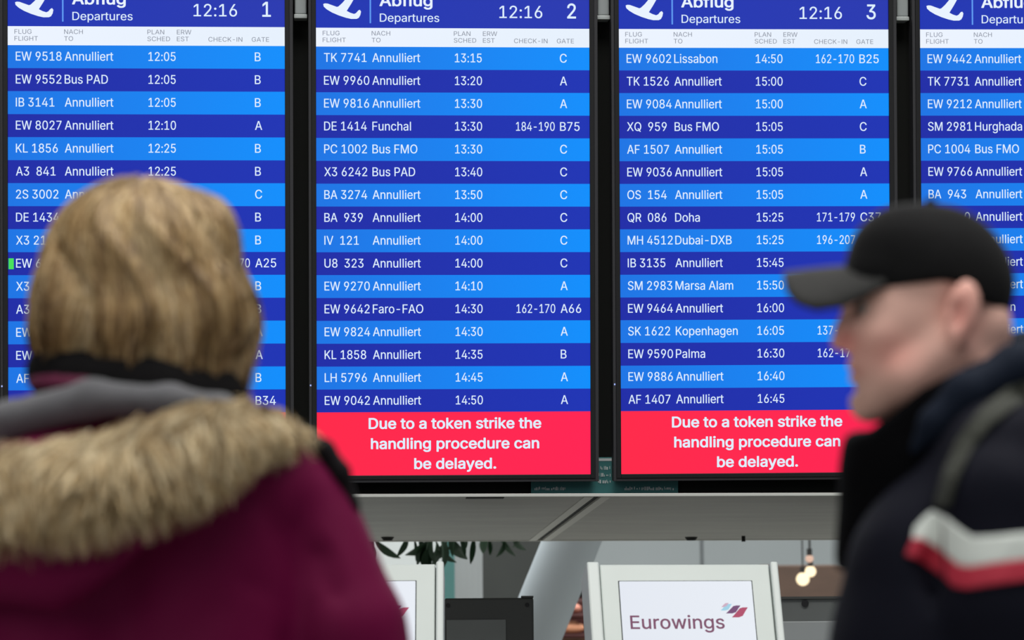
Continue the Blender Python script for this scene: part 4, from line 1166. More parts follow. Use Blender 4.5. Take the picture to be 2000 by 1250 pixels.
def patch(name, L, F, top, bot, nu, nv, m, root, origin, lift=4, thick=3, soft=2, **kw):
    """cloth band lying on the garment between two polylines"""
    top = np.array(top, float); bot = np.array(bot, float)
    t = np.linspace(0, 1, nu)
    def res(pl):
        d = np.r_[0, np.cumsum(np.hypot(*np.diff(pl, axis=0).T))]
        return np.stack([np.interp(t * d[-1], d, pl[:, 0]), np.interp(t * d[-1], d, pl[:, 1])], -1)
    A, B = res(top), res(bot)
    q = np.linspace(0, 1, nv)[None, :, None]
    G = A[:, None] * (1 - q) + B[:, None] * q
    W = on_surface(L, F, G[..., 0], G[..., 1], **kw)
    for _ in range(soft):
        Wp = np.pad(W, 1, mode='edge')
        W = (Wp[:-2, 1:-1] + Wp[2:, 1:-1] + Wp[1:-1, :-2] + Wp[1:-1, 2:] + 2 * W) / 6
    out = L.p(G[..., 0], G[..., 1], W - lift - thick).reshape(-1, 3)
    inn = L.p(G[..., 0], G[..., 1], W + 4).reshape(-1, 3)
    V = np.concatenate([out, inn]) - origin
    n = nu * nv
    idx = np.arange(n).reshape(nu, nv)
    f = np.stack([idx[:-1, :-1], idx[1:, :-1], idx[1:, 1:], idx[:-1, 1:]], -1).reshape(-1, 4)
    Q = [f, f[:, ::-1] + n]
    ring = np.r_[idx[:, 0], idx[-1, 1:], idx[-2::-1, -1], idx[0, -2:0:-1]]
    nx = np.roll(ring, -1)
    Q.append(np.stack([ring, ring + n, nx + n, nx], -1))
    return new_obj(name, mesh_np(name, V, np.concatenate(Q)), m, root)


def hand_parts(wrist, down, across, palm_n):
    """relaxed hand: palm, four unequal curled fingers, thumb; returns vertices and quads"""
    wrist, down, across, palm_n = map(lambda v: np.array(v, float), (wrist, down, across, palm_n))
    F = Field()
    F.cone(wrist - down * .03, wrist + down * .02, .026, .024, .01)
    for k in (-1.5, -.5, .5, 1.5):
        F.cone(wrist + down * .015 + across * k * .010, wrist + down * .085 + across * k * .019, .013, .0115, .012)
    for k, ln, in ((-1.5, .062), (-.5, .078), (.5, .083), (1.5, .074)):
        a = wrist + down * .088 + across * k * .0195
        b = a + (down * .96 + palm_n * .28) * ln * .45
        c = b + (down * .80 + palm_n * .60) * ln * .32
        d = c + (down * .55 + palm_n * .83) * ln * .23
        F.cone(a, b, .0098, .0088, .003).cone(b, c, .0088, .0080, .003).cone(c, d, .0080, .0068, .003)
    a = wrist + down * .03 + across * .028
    b = a + (down * .7 + across * .6 + palm_n * .3) * .04
    c = b + (down * .93 + across * .2 + palm_n * .3) * .034
    F.cone(wrist + down * .015 + across * .012, a, .016, .014, .01).cone(a, b, .014, .011, .004).cone(b, c, .011, .0085, .003)
    P = np.array([wrist - down * .06, wrist + down * .2]); lo = P.min(0) - .07; hi = P.max(0) + .07
    return surface(F, lo, hi, .0042)


def leg_fields(hips, knees, ankles, r=(.095, .066, .05)):
    F = Field()
    F.ell((np.array(hips[0]) + np.array(hips[1])) / 2 + np.array([0, 0, .06]), (.17, .13, .14), .05)
    for h, k, a in zip(hips, knees, ankles):
        F.cone(h, k, r[0], r[1], .03).cone(k, a, r[1], r[2], .03)
    return F


def shoe(root, origin, heel, toe, m, solem):
    heel, toe = np.array(heel, float), np.array(toe, float)
    F = Field()
    F.cone(heel + [0, 0, .055], toe + [0, 0, .04], .045, .036, .02)
    F.cone(heel + [0, 0, .055], heel + [0, 0, .12], .045, .043, .03)
    F.fn(lambda P: .014 - P[..., 2])
    lo = np.minimum(heel, toe) - .08; hi = np.maximum(heel, toe) + .08; hi[2] = .16; lo[2] = -.02
    o, _ = field_obj('shoe', F, lo, hi, .008, m, root, origin)
    G = Field()
    G.cone(heel + [0, 0, .02], toe + [0, 0, .02], .049, .040, .02)
    G.fn(lambda P: np.maximum(-P[..., 2] + .0, P[..., 2] - .018))
    lo[2] = -.03; hi[2] = .05
    field_obj('sole', G, lo, hi, .006, solem, o, np.array([0, 0, 0]) + origin)
    return o


skin_m = mat('skin', rgb(205, 150, 130), .55, attr='Col', spec=.35)
shoe_m = mat('shoe_leather', rgb(34, 30, 28), .5)
sole_m = mat('shoe_sole', rgb(20, 20, 20), .8)
SK = np.array([lin(232), lin(184), lin(168)])
SKR = np.array([lin(218), lin(132), lin(122)])
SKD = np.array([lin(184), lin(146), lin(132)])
BROW = np.array([lin(92), lin(70), lin(58)])

# ============================================================ woman seen from behind
L = Local(3.66)
s0 = L.s
WX = float(L.p(270, 900)[0])
worg = np.array([WX, 3.66, 0.0])

# body: head and neck, trunk and arms under the coat, hands, legs
HF = Field()
L.ell(HF, (275, 505, 10), (118, 150, 140), 10)
L.ell(HF, (275, 600, 60), (95, 110, 95), 40)
L.chain(HF, [(270, 640, 10, 80), (268, 760, 0, 85), (262, 850, -10, 130)], 30)
L.ell(HF, (275, 595, 158), (14, 26, 16), 12)                      # nose, on the far side
for sx in (-1, 1):
    L.ell(HF, (275 + sx * 116, 560, 15), (12, 42, 24), 8)         # ears
    L.ell(HF, (275 + sx * 40, 560, 148), (18, 12, 10), 6, op='s')
L.ell(HF, (275, 645, 140), (30, 8, 14), 8)
lo, hi = L.box(110, 440, 340, 900, -190, 220)
parts = [surface(HF, lo, hi, .005)]
TF = Field()
L.chain(TF, [(150, 950, 0, 120), (170, 1500, 0, 110), (190, 1680, 0, 120)], 40)
L.chain(TF, [(380, 950, 0, 120), (360, 1500, 0, 110), (340, 1680, 0, 120)], 40)
L.chain(TF, [(0, 930, 0, 70), (265, 880, 0, 80), (540, 930, 0, 70)], 40)
L.chain(TF, [(570, 960, 0, 62), (668, 1400, 0, 50), (662, 1790, 130, 36)], 30)
L.chain(TF, [(-35, 960, 0, 62), (-130, 1400, 0, 50), (-120, 1790, 130, 36)], 30)
lo, hi = L.box(-240, 800, 760, 1860, -200, 260)
parts.append(surface(TF, lo, hi, .016))
hz = .90
hips = [(WX - .10, 3.67, hz), (WX + .10, 3.67, hz)]
knees = [(WX - .11, 3.69, .49), (WX + .12, 3.69, .49)]
ank = [(WX - .12, 3.67, .09), (WX + .13, 3.67, .09)]
LF = leg_fields(hips, knees, ank, (.082, .055, .036))
parts.append(surface(LF, (WX - .35, 3.4, 0.03), (WX + .35, 3.9, 1.12), .014))
for sx, u in ((1, 662), (-1, -120)):
    wr = L.p(u, 1830, 150)
    parts.append(hand_parts(wr, (0, .12, -.99), (0, 1.0 * 1, 0.1), (-sx, 0, 0)))
V, Q = join_np(parts)
me = mesh_np('person', V - worg, Q)
color_attr(me, np.tile(SK, (len(V), 1)))
woman = new_obj('person', me, skin_m)
woman.location = Vector(worg)
tag(woman, 'person seen from behind, blond bob, maroon parka with fur-trimmed hood, facing the boards', 'person')

# trousers and boots
TR = leg_fields(hips, knees, ank, (.105, .075, .055))
field_obj('trousers', TR, (WX - .38, 3.38, 0.07), (WX + .38, 3.94, 1.14), .014, mat('jeans_dark', rgb(40, 44, 58), .8, bump=(60, .3)), woman, worg)
for a in ank:
    shoe(woman, worg, (a[0], a[1] - .02, 0), (a[0], a[1] + .17, 0), shoe_m, sole_m)

# parka
maroon_m = mat('parka_maroon', rgb(94, 1, 51), .65, spec=.12, sheen=.0, noise=(4, .12), bump=(7, .2))
JF = Field()
L.chain(JF, [(110, 985, -20, 215), (110, 1500, -20, 205), (120, 1830, -20, 225)], 60)
L.chain(JF, [(395, 985, -20, 215), (400, 1500, -20, 205), (400, 1830, -20, 225)], 60)
L.chain(JF, [(-20, 965, -15, 118), (262, 900, -15, 130), (540, 955, -15, 118)], 70)
L.chain(JF, [(588, 992, -15, 106), (672, 1230, -25, 116), (736, 1420, -20, 100), (680, 1800, 130, 72)], 22)
L.chain(JF, [(-60, 992, -15, 106), (-125, 1230, -25, 112), (-170, 1420, -20, 98), (-140, 1800, 130, 72)], 22)
# seams and folds pressed into the cloth
L.chain(JF, [(468, 1130, -222, 5), (545, 1160, -195, 14), (578, 1180, -178, 24), (580, 1260, -165, 30), (580, 1380, -150, 26)], 22, op='s')
L.chain(JF, [(500, 960, -205, 7), (560, 1040, -185, 8), (600, 1120, -150, 8)], 40, op='s')
L.chain(JF, [(585, 1035, -150, 8), (622, 1085, -140, 16), (655, 1160, -138, 10)], 26, op='s')
L.chain(JF, [(420, 1190, -250, 8), (330, 1260, -262, 10)], 50, op='s')
L.chain(JF, [(490, 915, -225, 10), (396, 985, -245, 18), (280, 1094, -250, 22), (192, 1164, -250, 22), (113, 1215, -250, 22), (20, 1200, -250, 18)], 16, op='s')
JF.fn(lambda P: (7 / s0) * wob(P, 11, 1.0) + (3.5 / s0) * wob(P * np.array([1, 1, .6]), 27, 4.0), op='d')
lo, hi = L.box(-330, 850, 760, 2090, -300, 290)
parka, _ = field_obj('parka', JF, lo, hi, .0095, maroon_m, woman, worg)

# hood bag hanging on the back
BF = Field()
L.ell(BF, (60, 1045, -255), (420, 175, 125), 10, rot=(0, math.radians(-6), 0))


def bag_edge(P):
    u, v = to_px(P)
    return (v - np.interp(u, [-330, -240, -120, 20, 60, 113, 186, 274, 392, 490, 560], [980, 1100, 1170, 1184, 1192, 1200, 1150, 1080, 972, 905, 860])) / s0 * .75


BF.fn(bag_edge, .035, 'i')
L.chain(BF, [(120, 1080, -375, 7), (250, 1060, -365, 10), (380, 980, -330, 6)], 60, op='s')
BF.fn(lambda P: (7 / s0) * wob(P, 14, 3.0), op='d')
lo, hi = L.box(-380, 620, 730, 1260, -420, -60)
field_obj('hood', BF, lo, hi, .008, maroon_m, woman, worg)

# grey hood lining, dark scarf and its maroon edge
lin_m = mat('hood_lining_grey', rgb(90, 90, 94), .9, noise=(30, .25), sheen=.3)
NF = Field()
L.chain(NF, [(-40, 890, -120, 34), (15, 820, -185, 34), (180, 780, -200, 34), (330, 782, -185, 30), (430, 800, -140, 26), (500, 825, -40, 30)], 24)
L.ell(NF, (230, 940, -40), (225, 105, 122), 12)
NF.fn(lambda P: (4 / s0) * wob(P, 22, 2.0), op='d')
lo, hi = L.box(-120, 560, 710, 1010, -290, 70)
field_obj('hood_lining', NF, lo, hi, .007, lin_m, woman, worg)


def ring(c, R1, R2, r, tilt_u=0.0, tilt_w=0.0):
    """horizontal ring round the neck; tilt lowers it to the right or towards the viewer"""
    c0 = L.p(*c); R1, R2, r = R1 / L.s, R2 / L.s, r / L.s

    def f(P):
        q = P - c0
        q = q + 0
        z = q[..., 2] + tilt_u * q[..., 0] - tilt_w * q[..., 1]
        k = np.sqrt((q[..., 0] / R1) ** 2 + (q[..., 1] / R2) ** 2) + 1e-9
        rad = (k - 1) * min(R1, R2)
        return np.sqrt(rad ** 2 + (z * .75) ** 2) - r
    return f


scarf_m = mat('scarf_charcoal', rgb(20, 19, 20), .95, noise=(40, .3), spec=.1)
SF = Field()
SF.fn(ring((268, 748, 0), 172, 152, 42, .12, .10), op='u')
SF.fn(lambda P: (4 / s0) * wob(P, 30, 2.0), op='d')
lo, hi = L.box(10, 540, 640, 860, -240, 240)
field_obj('scarf', SF, lo, hi, .006, scarf_m, woman, worg)
SF = Field()
SF.fn(ring((200, 750, -25), 132, 150, 12, .04, .10), op='u')
lo, hi = L.box(20, 400, 680, 840, -220, 190)
field_obj('collar_edge', SF, lo, hi, .006, mat('collar_maroon', rgb(96, 16, 56), .7), woman, worg)

# black strap over the right shoulder
SF = Field()
L.chain(SF, [(520, 842, -40, 16), (575, 850, -50, 20), (632, 880, -55, 22), (664, 924, -55, 21), (688, 985, -50, 13), (700, 1040, -40, 7)], 12)
L.chain(SF, [(610, 870, 10, 20), (650, 930, 70, 18), (672, 1100, 90, 16)], 12)
lo, hi = L.box(470, 760, 790, 1160, -130, 150)
field_obj('shoulder_strap', SF, lo, hi, .006, mat('strap_black', rgb(14, 11, 14), .8, spec=.15), woman, worg)

# fur trim: a core roll and some twenty thousand hairs, one part
fur_pts = [(-212, 880, -20, 24), (-225, 915, -130, 36), (-190, 945, -240, 52), (-100, 962, -335, 64), (30, 948, -372, 68), (160, 930, -376, 66), (290, 894, -362, 64),
           (400, 856, -318, 60), (475, 834, -240, 44), (530, 838, -155, 33), (572, 850, -60, 22), (584, 868, 40, 16)]
FF = Field()
L.chain(FF, fur_pts, 25)
lo, hi = L.box(-360, 660, 700, 1090, -460, 100)
FV, FQ = surface(FF, lo, hi, .008)
gf = grad(FF, FV)
N = 26000
ix = rng.integers(0, len(FV), N)
R0 = FV[ix] + rng.normal(0, .003, (N, 3))
n0 = gf[ix]
tanp = np.array([fp[:3] for fp in fur_pts], float)
axis_dir = np.array([.93, 0, .30])
clump = np.stack([wob(R0, 24, 1.0), wob(R0, 27, 5.0), wob(R0, 25, 9.0)], -1)
dirn = n0 * .62 + np.array([0.10, -.12, -.62]) + clump * .55 + rng.normal(0, .13, (N, 3))
dirn += np.where(n0[:, 2:3] > .45, axis_dir * np.array([-.75]), 0)
dirn /= np.linalg.norm(dirn, axis=1, keepdims=True)
ln = (rng.uniform(.024, .056, N) * (1 - .42 * np.clip((R0[:, 0] - L.p(420, 850)[0]) / .06, 0, 1)))[:, None]
pts = [R0]
d_ = dirn.copy()
for k in range(4):
    d_ = d_ + np.array([0, -.02, -.16])
    d_ /= np.linalg.norm(d_, axis=1, keepdims=True)
    pts.append(pts[-1] + d_ * ln / 4)
path = np.stack(pts, 1)
nr = np.repeat(n0[:, None] + rng.normal(0, .35, (N, 1, 3)), 5, 1)
HV, HQ = ribbons(path, nr, rng.uniform(.0007, .0015, N), .12)
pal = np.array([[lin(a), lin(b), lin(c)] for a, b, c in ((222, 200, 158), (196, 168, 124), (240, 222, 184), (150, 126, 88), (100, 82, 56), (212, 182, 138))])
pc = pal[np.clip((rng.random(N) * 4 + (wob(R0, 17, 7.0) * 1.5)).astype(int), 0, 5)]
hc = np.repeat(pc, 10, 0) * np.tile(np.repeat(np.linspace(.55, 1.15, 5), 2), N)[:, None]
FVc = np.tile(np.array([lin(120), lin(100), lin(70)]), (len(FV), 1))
V, Q = join_np([(FV, FQ), (HV, HQ)])
me = mesh_np('fur_trim', V - worg, Q)
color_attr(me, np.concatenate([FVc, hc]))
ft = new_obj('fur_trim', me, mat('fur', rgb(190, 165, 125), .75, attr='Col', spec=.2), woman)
ft['kind'] = 'stuff'

# hair: the volume of the bob and strands combed down over it
QF = Field()
L.ell(QF, (272, 522, 0), (180, 172, 178), 10)
L.ell(QF, (160, 605, -20), (92, 118, 140), 30)
L.ell(QF, (385, 612, -20), (104, 118, 140), 30)
L.ell(QF, (270, 640, -50), (150, 92, 135), 40)
L.ell(QF, (452, 640, 0), (44, 66, 80), 24)
L.ell(QF, (412, 452, 0), (40, 54, 70), 50)
L.chain(QF, [(150, 600, -175, 10), (160, 660, -172, 26), (158, 740, -150, 34)], 22, op='s')
L.chain(QF, [(262, 580, -215, 8), (280, 650, -205, 26), (288, 740, -180, 40)], 22, op='s')
L.chain(QF, [(372, 590, -190, 10), (366, 625, -185, 18)], 20, op='s')
L.ell(QF, (118, 670, 0), (50, 56, 90), 24)
hc0 = L.p(272, 430, -40)


def streak(P):
    q = P - hc0
    a = np.arctan2(q[..., 0], -q[..., 1] + .02)
    b = a + .35 * np.sin(q[..., 2] * 22 + 1.0)
    fade = np.clip((.05 - q[..., 2]) * 9, 0, 1)
    return (np.sin(b * 7 + .6) * .55 + np.sin(b * 13) * .45 + np.sin(b * 23 + 2 + q[..., 2] * 8) * .3 + np.sin(b * 41 + 15 * q[..., 2]) * .2) * fade


QF.fn(lambda P: (9.5 / s0) * streak(P), op='d')
lo, hi = L.box(10, 540, 310, 790, -260, 260)
QV, QQ = surface(QF, lo, hi, .0055)
# open the front of the volume for the face
keep = ~((QV[QQ].mean(1)[:, 1] > L.Y0 + .085) & (QV[QQ].mean(1)[:, 2] < L.p(272, 450)[2]) & (abs(QV[QQ].mean(1)[:, 0] - L.p(272, 500)[0]) < .06))
QQ = QQ[keep]
g = grad(QF, QV)
N = 17000
cand = np.where(QV[:, 2] > L.p(272, 655)[2])[0]
ix = rng.choice(cand, N)
pos = QV[ix] + rng.normal(0, .003, (N, 3))
off = rng.uniform(0, .007, N)[:, None]
S_ = 10
target = rng.uniform(.07, .20, N)
path = [pos]
nrm = [g[ix]]
whorl = L.p(262, 400, -90)
drift = rng.normal(0, .10, (N, 3))
for k in range(S_ - 1):
    p = path[-1]
    nn = grad(QF, p)
    away = (p - whorl); away[:, 2] = 0
    away /= np.linalg.norm(away, axis=1, keepdims=True) + 1e-6
    gd = np.array([0, 0, -1.0]) + away * np.clip((p[:, 2:3] - whorl[2] + .05) * 8, 0, 1.2) + drift
    gd[:, 0] += .22 * np.sin(p[:, 2] * 24 + p[:, 0] * 14)
    t_ = gd - nn * (gd * nn).sum(1, keepdims=True)
    t_ /= np.linalg.norm(t_, axis=1, keepdims=True) + 1e-6
    low = p[:, 2] < L.p(272, 690)[2]
    t_[low] = t_[low] * .3 + np.array([0, 0, -.7])
    q = p + t_ * (target / (S_ - 1))[:, None]
    dd = QF(q)[:, None]
    q = np.where(low[:, None], q, q - nn * (dd - off))
    path.append(q); nrm.append(nn)
path = np.stack(path, 1); nrm = np.stack(nrm, 1)
HV, HQ = ribbons(path, nrm + rng.normal(0, .25, (N, 1, 3)), rng.uniform(.0006, .0013, N), .25)
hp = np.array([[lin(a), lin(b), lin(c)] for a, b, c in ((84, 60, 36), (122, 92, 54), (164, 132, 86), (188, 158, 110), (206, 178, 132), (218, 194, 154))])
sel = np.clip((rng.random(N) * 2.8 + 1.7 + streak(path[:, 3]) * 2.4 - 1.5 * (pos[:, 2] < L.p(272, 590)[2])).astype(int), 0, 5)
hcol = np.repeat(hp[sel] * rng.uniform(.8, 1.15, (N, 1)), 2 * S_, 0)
bc = np.tile(np.array([lin(120), lin(94), lin(60)]), (len(QV), 1))
V, Q = join_np([(QV, QQ), (HV, HQ)])
me = mesh_np('hair', V - worg, Q)
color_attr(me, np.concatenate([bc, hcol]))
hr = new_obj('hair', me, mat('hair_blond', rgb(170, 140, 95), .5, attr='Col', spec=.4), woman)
hr['label'] = 'ash blond chin-length bob'

# ============================================================ man walking left
L = Local(3.35)
s1 = L.s
MX = float(L.p(1930, 900)[0])
morg = np.array([MX, 3.35, 0.0])
M = Field()
L.ell(M, (1815, 546, 0), (146, 134, 116), 10)                      # skull
L.ell(M, (1745, 640, 0), (92, 120, 100), 40)                       # face mass
L.ell(M, (1800, 625, 0), (128, 96, 108), 30)
L.chain(M, [(1718, 772, -22, 44), (1775, 735, -62, 46), (1850, 680, -88, 40)], 30)
L.chain(M, [(1718, 772, 22, 44), (1775, 735, 62, 46), (1850, 680, 88, 40)], 30)
L.chain(M, [(1708, 770, 0, 44), (1697, 787, 0, 38)], 16)           # chin
L.ell(M, (1722, 715, 0), (53, 52, 66), 26)                         # muzzle
L.chain(M, [(1664, 585, -34, 16), (1657, 582, 0, 16), (1664, 585, 34, 16)], 14)      # brow
L.ell(M, (1672, 602, -48), (33, 19, 28), 9, op='s')               # eye sockets
L.ell(M, (1672, 602, 48), (33, 19, 28), 9, op='s')
L.chain(M, [(1660, 600, 0, 13), (1646, 640, 0, 14), (1640, 668, 0, 18)], 10)         # nose
L.ell(M, (1658, 680, -17), (15, 12, 12), 8)
L.ell(M, (1658, 680, 17), (15, 12, 12), 8)
L.ell(M, (1650, 690, -9), (8, 5, 6), 3, op='s')
L.ell(M, (1650, 690, 9), (8, 5, 6), 3, op='s')
L.chain(M, [(1682, 719, -26, 8), (1665, 714, 0, 11), (1682, 719, 26, 8)], 5)          # lips
L.chain(M, [(1684, 738, -24, 8), (1668, 741, 0, 11), (1684, 738, 24, 8)], 5)
L.chain(M, [(1694, 731, -34, 3.5), (1655, 728, 0, 4), (1694, 731, 34, 3.5)], 3, op='s')
L.ell(M, (1662, 759, 0), (16, 10, 30), 10, op='s')                   # dip under the lip
L.ell(M, (1722, 655, -66), (36, 30, 30), 30)                       # cheekbones
L.ell(M, (1722, 655, 66), (36, 30, 30), 30)
for sg in (-1, 1):
    L.chain(M, [(1668, 594, 34 * sg, 6), (1684, 588, 52 * sg, 7), (1702, 596, 68 * sg, 5)], 5)
    L.chain(M, [(1676, 616, 36 * sg, 5), (1690, 619, 54 * sg, 5), (1704, 610, 66 * sg, 5)], 5)
# ears
for sg in (-1, 1):
    L.ell(M, (1880, 608, 131 * sg), (33, 62, 21), 6, rot=(0, math.radians(12), 0))
    L.ell(M, (1867, 656, 130 * sg), (19, 26, 16), 10)
    L.ell(M, (1869, 612, 153 * sg), (16, 32, 19), 4, op='s', rot=(0, math.radians(12), 0))
    L.ell(M, (1854, 622, 128 * sg), (9, 14, 14), 5)
# neck
L.chain(M, [(1862, 690, 0, 100), (1905, 850, 0, 104), (1925, 960, 0, 112)], 40)
L.ell(M, (1915, 640, 0), (60, 70, 88), 30)
lo, hi = L.box(1590, 2110, 370, 1060, -210, 210)
HVm, HQm = surface(M, lo, hi, .0040)
uu, vv = to_px(HVm)
cols = np.tile(SK, (len(HVm), 1))


def blend(mask, c):
    global cols
    mask = np.clip(mask, 0, 1)[:, None]
    cols = cols * (1 - mask) + c * mask


def spot(u, v, ru, rv):
    return np.exp(-(((uu - u) / ru) ** 2 + ((vv - v) / rv) ** 2))


blend(spot(1648, 672, 30, 36) * .85, SKR)
blend(spot(1740, 690, 60, 45) * .5, SKR)
blend(spot(1880, 610, 36, 70) * .6, SKR)
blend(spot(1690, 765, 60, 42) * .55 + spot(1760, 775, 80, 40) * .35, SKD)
blend(spot(1668, 726, 20, 14) * .5, SKR * .8)
blend(spot(1688, 600, 18, 20) * .45, SKD * .6)  # shade of the eye socket, painted into the skin colour
blend(spot(1672, 580, 26, 9) * .8 * (np.abs(HVm[:, 1] - 3.35) > .008), BROW)
blend(spot(1930, 640, 30, 60) * .3, SKD)  # shadow behind the ear, put into the skin colour
parts = [(HVm, HQm)]
B = Field()
L.chain(B, [(1910, 1100, -100, 125), (1915, 1300, -90, 135), (1925, 1660, -80, 140)], 40)
L.chain(B, [(1910, 1100, 100, 125), (1915, 1300, 90, 135), (1925, 1660, 80, 140)], 40)
L.chain(B, [(1955, 960, -290, 70), (1935, 960, 0, 85), (1955, 960, 290, 70)], 40)
L.chain(B, [(1955, 960, -330, 68), (2015, 1450, -370, 56), (1860, 1870, -370, 40)], 30)
L.chain(B, [(1955, 960, 330, 68), (2015, 1450, 370, 56), (1860, 1870, 370, 40)], 30)
lo, hi = L.box(1660, 2160, 800, 1940, -480, 480)
parts.append(surface(B, lo, hi, .016))
mh = [(MX - .01, 3.35 - .10, .93), (MX + .01, 3.35 + .10, .93)]
mk = [(MX - .14, 3.35 - .11, .51), (MX + .04, 3.35 + .11, .50)]
ma = [(MX - .24, 3.35 - .10, .10), (MX + .27, 3.35 + .10, .16)]
LF = leg_fields(mh, mk, ma, (.09, .06, .04))
parts.append(surface(LF, (MX - .45, 3.0, 0.03), (MX + .45, 3.7, 1.16), .014))
for sg in (-1, 1):
    wr = L.p(1845, 1905, 372 * sg)
    parts.append(hand_parts(wr, (-.3, 0, -.95), (-.95, 0, .3), (0, -sg, 0)))
V, Q = join_np(parts)
me = mesh_np('person', V - morg, Q)
color_attr(me, np.concatenate([cols, np.tile(SK, (len(V) - len(cols), 1))]))
man = new_obj('person', me, skin_m)
man.location = Vector(morg)
tag(man, 'person walking left in profile, black cap, dark jacket with white and red chevron stripe', 'person')

eye_m = mat('eye_white', rgb(210, 200, 195), .3)
iris_m = mat('iris_dark', rgb(50, 40, 34), .3)
for sg in (-1, 1):
    c = L.p(1692, 602, 48 * sg)
    e = Shape().ball(tuple(c - morg), .0105, seg=16).build('eye', eye_m, man, smooth=60)
    c2 = c + np.array([-.0072, -.0035 if sg < 0 else .0035, 0])
    Shape().ball(tuple(c2 - morg), .0066, seg=12).build('iris', iris_m, e, smooth=60)

brow_m = mat('eyebrow_hair', rgb(84, 66, 56), .8)
for sg in (-1, 1):
    E_ = Field()
    L.chain(E_, [(1655, 582, 20 * sg, 6), (1663, 577, 40 * sg, 10), (1692, 579, 68 * sg, 7)], 3)
    lo, hi = L.box(1630, 1710, 560, 610, -80, 80)
    field_obj('eyebrow', E_, lo, hi, .0022, brow_m, man, morg)

# cap
cap_m = mat('cap_black', rgb(17, 17, 18), .9, sheen=.03, spec=.12, noise=(60, .2))
C = Field()
L.ell(C, (1818, 556, 0), (162, 160, 132), 10)
L.ell(C, (1760, 500, 0), (98, 92, 100), 40)
L.ell(C, (1720, 545, 0), (66, 50, 92), 30)


def hem(P):
    u, v = to_px(P)
    h = np.interp(u, [1600, 1650, 1720, 1800, 1845, 1880, 1915, 1975, 2010], [594, 582, 568, 554, 547, 556, 590, 626, 638])
    return (v - h) / s1 * .9


C.fn(hem, .004, 'i')
C.fn(lambda P: (3 / s1) * wob(P, 26, 2.0), op='d')
lo, hi = L.box(1620, 2010, 370, 670, -170, 170)
cap, _ = field_obj('cap', C, lo, hi, .0045, cap_m, man, morg)
Shape().ball(tuple(L.p(1818, 394, 0) - morg), .007, .007, .004).build('cap_button', cap_m, cap, smooth=60)
# brim: arched grid
nu, nw = 14, 21
G = []
for i in range(nu):
    for j in range(nw):
        a = -1 + 2 * j / (nw - 1)
        w = 112 * a
        front = 1530 + 110 * (1 - max(0, 1 - (abs(a) * .985) ** 3.4) ** (1 / 3.4))
        t = i / (nu - 1)
        back = 1690 + 40 * abs(a) ** 1.5
        u = front * (1 - t) + back * t
        v = 530 + 8 * (1 - t) ** 2 - 6 * t + (67 - 34 * max(0, (t - .42) / .58)) * abs(a) ** 1.7
        G.append(L.p(u, v, w))
G = np.array(G)
nrm_up = np.array([0, 0, .0045])
idx = np.arange(nu * nw).reshape(nu, nw)
f = np.stack([idx[:-1, :-1], idx[1:, :-1], idx[1:, 1:], idx[:-1, 1:]], -1).reshape(-1, 4)
n = nu * nw
ring_ = np.r_[idx[:, 0], idx[-1, 1:], idx[-2::-1, -1], idx[0, -2:0:-1]]
nx = np.roll(ring_, -1)
V = np.concatenate([G + nrm_up, G - nrm_up * .4]) - morg
Q = np.concatenate([f, f[:, ::-1] + n, np.stack([ring_, ring_ + n, nx + n, nx], -1)])
brim = new_obj('brim', mesh_np('brim', V, Q), mat('brim_black', rgb(38, 38, 37), .85, sheen=.05, spec=.25, noise=(50, .2)), cap)

# trousers, shoes
TR = leg_fields(mh, mk, ma, (.115, .085, .065))
field_obj('trousers', TR, (MX - .45, 3.0, 0.08), (MX + .45, 3.7, 1.18), .014, mat('trousers_dark', rgb(34, 36, 42), .8, bump=(50, .3)), man, morg)
shoe(man, morg, (ma[0][0] + .03, ma[0][1], 0), (ma[0][0] - .17, ma[0][1], 0), shoe_m, sole_m)
shoe(man, morg, (ma[1][0] + .02, ma[1][1], 0), (ma[1][0] - .17, ma[1][1], 0), shoe_m, sole_m)

# jacket
jack_m = mat('jacket_navy', rgb(16, 17, 27), .8, spec=.08, noise=(6, .25), bump=(12, .3))
J = Field()
L.chain(J, [(1878, 1130, -150, 215), (1885, 1300, -140, 240), (1885, 1700, -120, 245)], 60)
L.chain(J, [(1878, 1130, 150, 215), (1885, 1300, 140, 240), (1885, 1700, 120, 245)], 60)
L.chain(J, [(1985, 1060, -140, 220), (1990, 1300, -130, 235), (1990, 1700, -120, 240)], 60)
L.chain(J, [(1985, 1060, 140, 220), (1990, 1300, 130, 235), (1990, 1700, 120, 240)], 60)
L.chain(J, [(1960, 900, -290, 110), (1930, 880, 0, 140), (1960, 900, 290, 110)], 60)
L.chain(J, [(1950, 985, -345, 116), (1975, 1200, -365, 118), (2020, 1460, -380, 98), (1865, 1850, -375, 68)], 24)
L.chain(J, [(1950, 985, 345, 116), (1975, 1200, 365, 118), (2020, 1460, 380, 98), (1865, 1850, 375, 68)], 24)
L.chain(J, [(1835, 960, -345, 10), (1828, 1100, -330, 16), (1845, 1300, -340, 18)], 40, op='s')
J.fn(lambda P: (7 / s1) * wob(P, 12, 5.0) + (3 / s1) * wob(P, 29, 2.0), op='d')
NECK = Field(); L.chain(NECK, [(1862, 600, 0, 128), (1880, 900, 0, 128)], 1)
J.fn(lambda P: -NECK(P), .01, 'i')
lo, hi = L.box(1560, 2290, 730, 1990, -530, 530)
jk, _ = field_obj('jacket', J, lo, hi, .0105, jack_m, man, morg)

# stand-up collar
KF = Field()
L.chain(KF, [(1842, 1080, 0, 205), (1838, 930, 0, 196), (1850, 640, 0, 190)], 10)


def top_line(P):
    u, v = to_px(P)
    h = np.interp(u, [1600, 1640, 1700, 1740, 1800, 1900, 2000, 2100], [858, 846, 838, 806, 756, 700, 660, 640])
    return (h - v) / s1 * .85


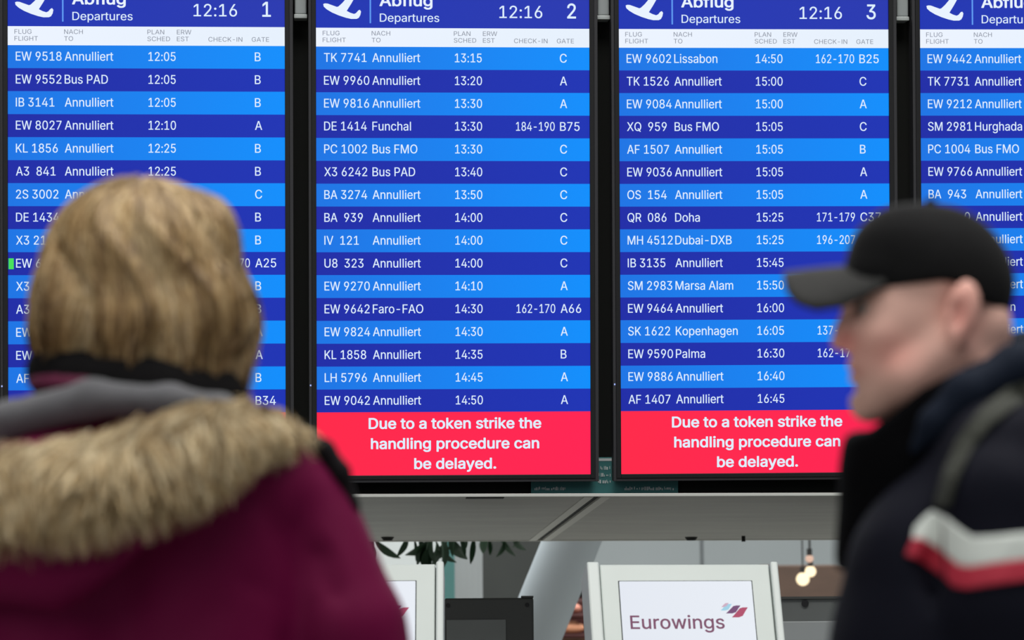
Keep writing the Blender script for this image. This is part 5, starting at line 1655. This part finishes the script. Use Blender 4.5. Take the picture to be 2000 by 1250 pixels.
KF.fn(top_line, .012, 'i')
KI = Field(); L.chain(KI, [(1862, 1100, 0, 166), (1866, 560, 0, 166)], 1)
KF.fn(lambda P: -KI(P), .008, 'i')
KF.fn(lambda P: (5 / s1) * wob(P, 20, 6.0), op='d')
lo, hi = L.box(1600, 2080, 620, 1100, -230, 230)
field_obj('collar', KF, lo, hi, .006, mat('collar_black', rgb(6, 6, 8), .9, spec=.04), man, morg)
# folded hood round the back of the collar
KF = Field()
L.chain(KF, [(1785, 880, -185, 12), (1825, 826, -200, 30), (1890, 768, -205, 42), (1985, 722, -180, 50), (2070, 712, -60, 58), (2080, 712, 60, 58),
             (2000, 700, 180, 55)], 20)
KF.fn(lambda P: (5 / s1) * wob(P, 24, 1.0), op='d')
lo, hi = L.box(1660, 2170, 600, 960, -320, 260)
field_obj('hood', KF, lo, hi, .007, mat('hood_slate', rgb(21, 28, 41), .8, spec=.1, noise=(10, .3)), man, morg)

# chevron stripes on the upper arm and chest
ALLJ = J
wt = [(1786, 1030), (1806, 1008), (1822, 996), (1850, 1012), (1880, 1036), (1900, 1048), (1940, 1046), (2000, 1040), (2070, 1034)]
wb = [(1782, 1052), (1800, 1052), (1822, 1064), (1846, 1082), (1872, 1104), (1892, 1107), (1940, 1100), (2000, 1093), (2070, 1086)]
rb = [(1768, 1084), (1792, 1092), (1816, 1108), (1840, 1126), (1862, 1146), (1888, 1150), (1940, 1142), (2000, 1134), (2070, 1126)]
patch('white_stripe', L, J, wt, wb, 60, 9, mat('stripe_white', rgb(214, 220, 214), .7), man, morg, lift=3)
patch('red_stripe', L, J, wb, rb, 60, 7, mat('stripe_red', rgb(178, 34, 58), .7), man, morg, lift=3)

# backpack, its strap crosses the shoulder
borg = np.array([float(L.p(2290, 1100)[0]), 3.35, float(L.p(2290, 1500)[2])])
bp_m = mat('backpack_olive', rgb(34, 37, 28), .85, noise=(40, .35), bump=(80, .4))
Bk = Field()
L.chain(Bk, [(2400, 960, -90, 110), (2400, 1400, -90, 120)], 40)
L.chain(Bk, [(2400, 960, 90, 110), (2400, 1400, 90, 120)], 40)
L.ell(Bk, (2500, 1250, 0), (70, 150, 140), 30)
lo, hi = L.box(2240, 2640, 810, 1560, -240, 240)
V, Q = surface(Bk, lo, hi, .012)
pack = empty('backpack', T(*borg), 'dark olive backpack worn by the man in the cap, strap over his shoulder', 'backpack')
new_obj('pack_body', mesh_np('pack_body', V - borg, Q), bp_m, pack)
JJ = Field(); JJ.fn(lambda P: np.minimum(J(P), KF(P)), op='u')
st_t = [(2010, 742), (1965, 758), (1912, 800), (1868, 858), (1840, 925), (1822, 990)]
st_b = [(2016, 788), (1978, 800), (1936, 832), (1898, 878), (1872, 932), (1856, 990)]
patch('strap', L, JJ, st_t, st_b, 40, 6, bp_m, pack, borg, lift=6, thick=5)
lo, hi = L.box(1960, 2400, 720, 930, -330, 330)
for sg in (-1, 1):
    nf = Field(); L.chain(nf, [(2010, 768, 285 * sg, 17), (2140, 765, 262 * sg, 17), (2330, 880, 150 * sg, 17)], 6)
    V, Q = surface(nf, lo, hi, .008)
    new_obj('shoulder_loop', mesh_np('shoulder_loop', V - borg, Q), bp_m, pack)
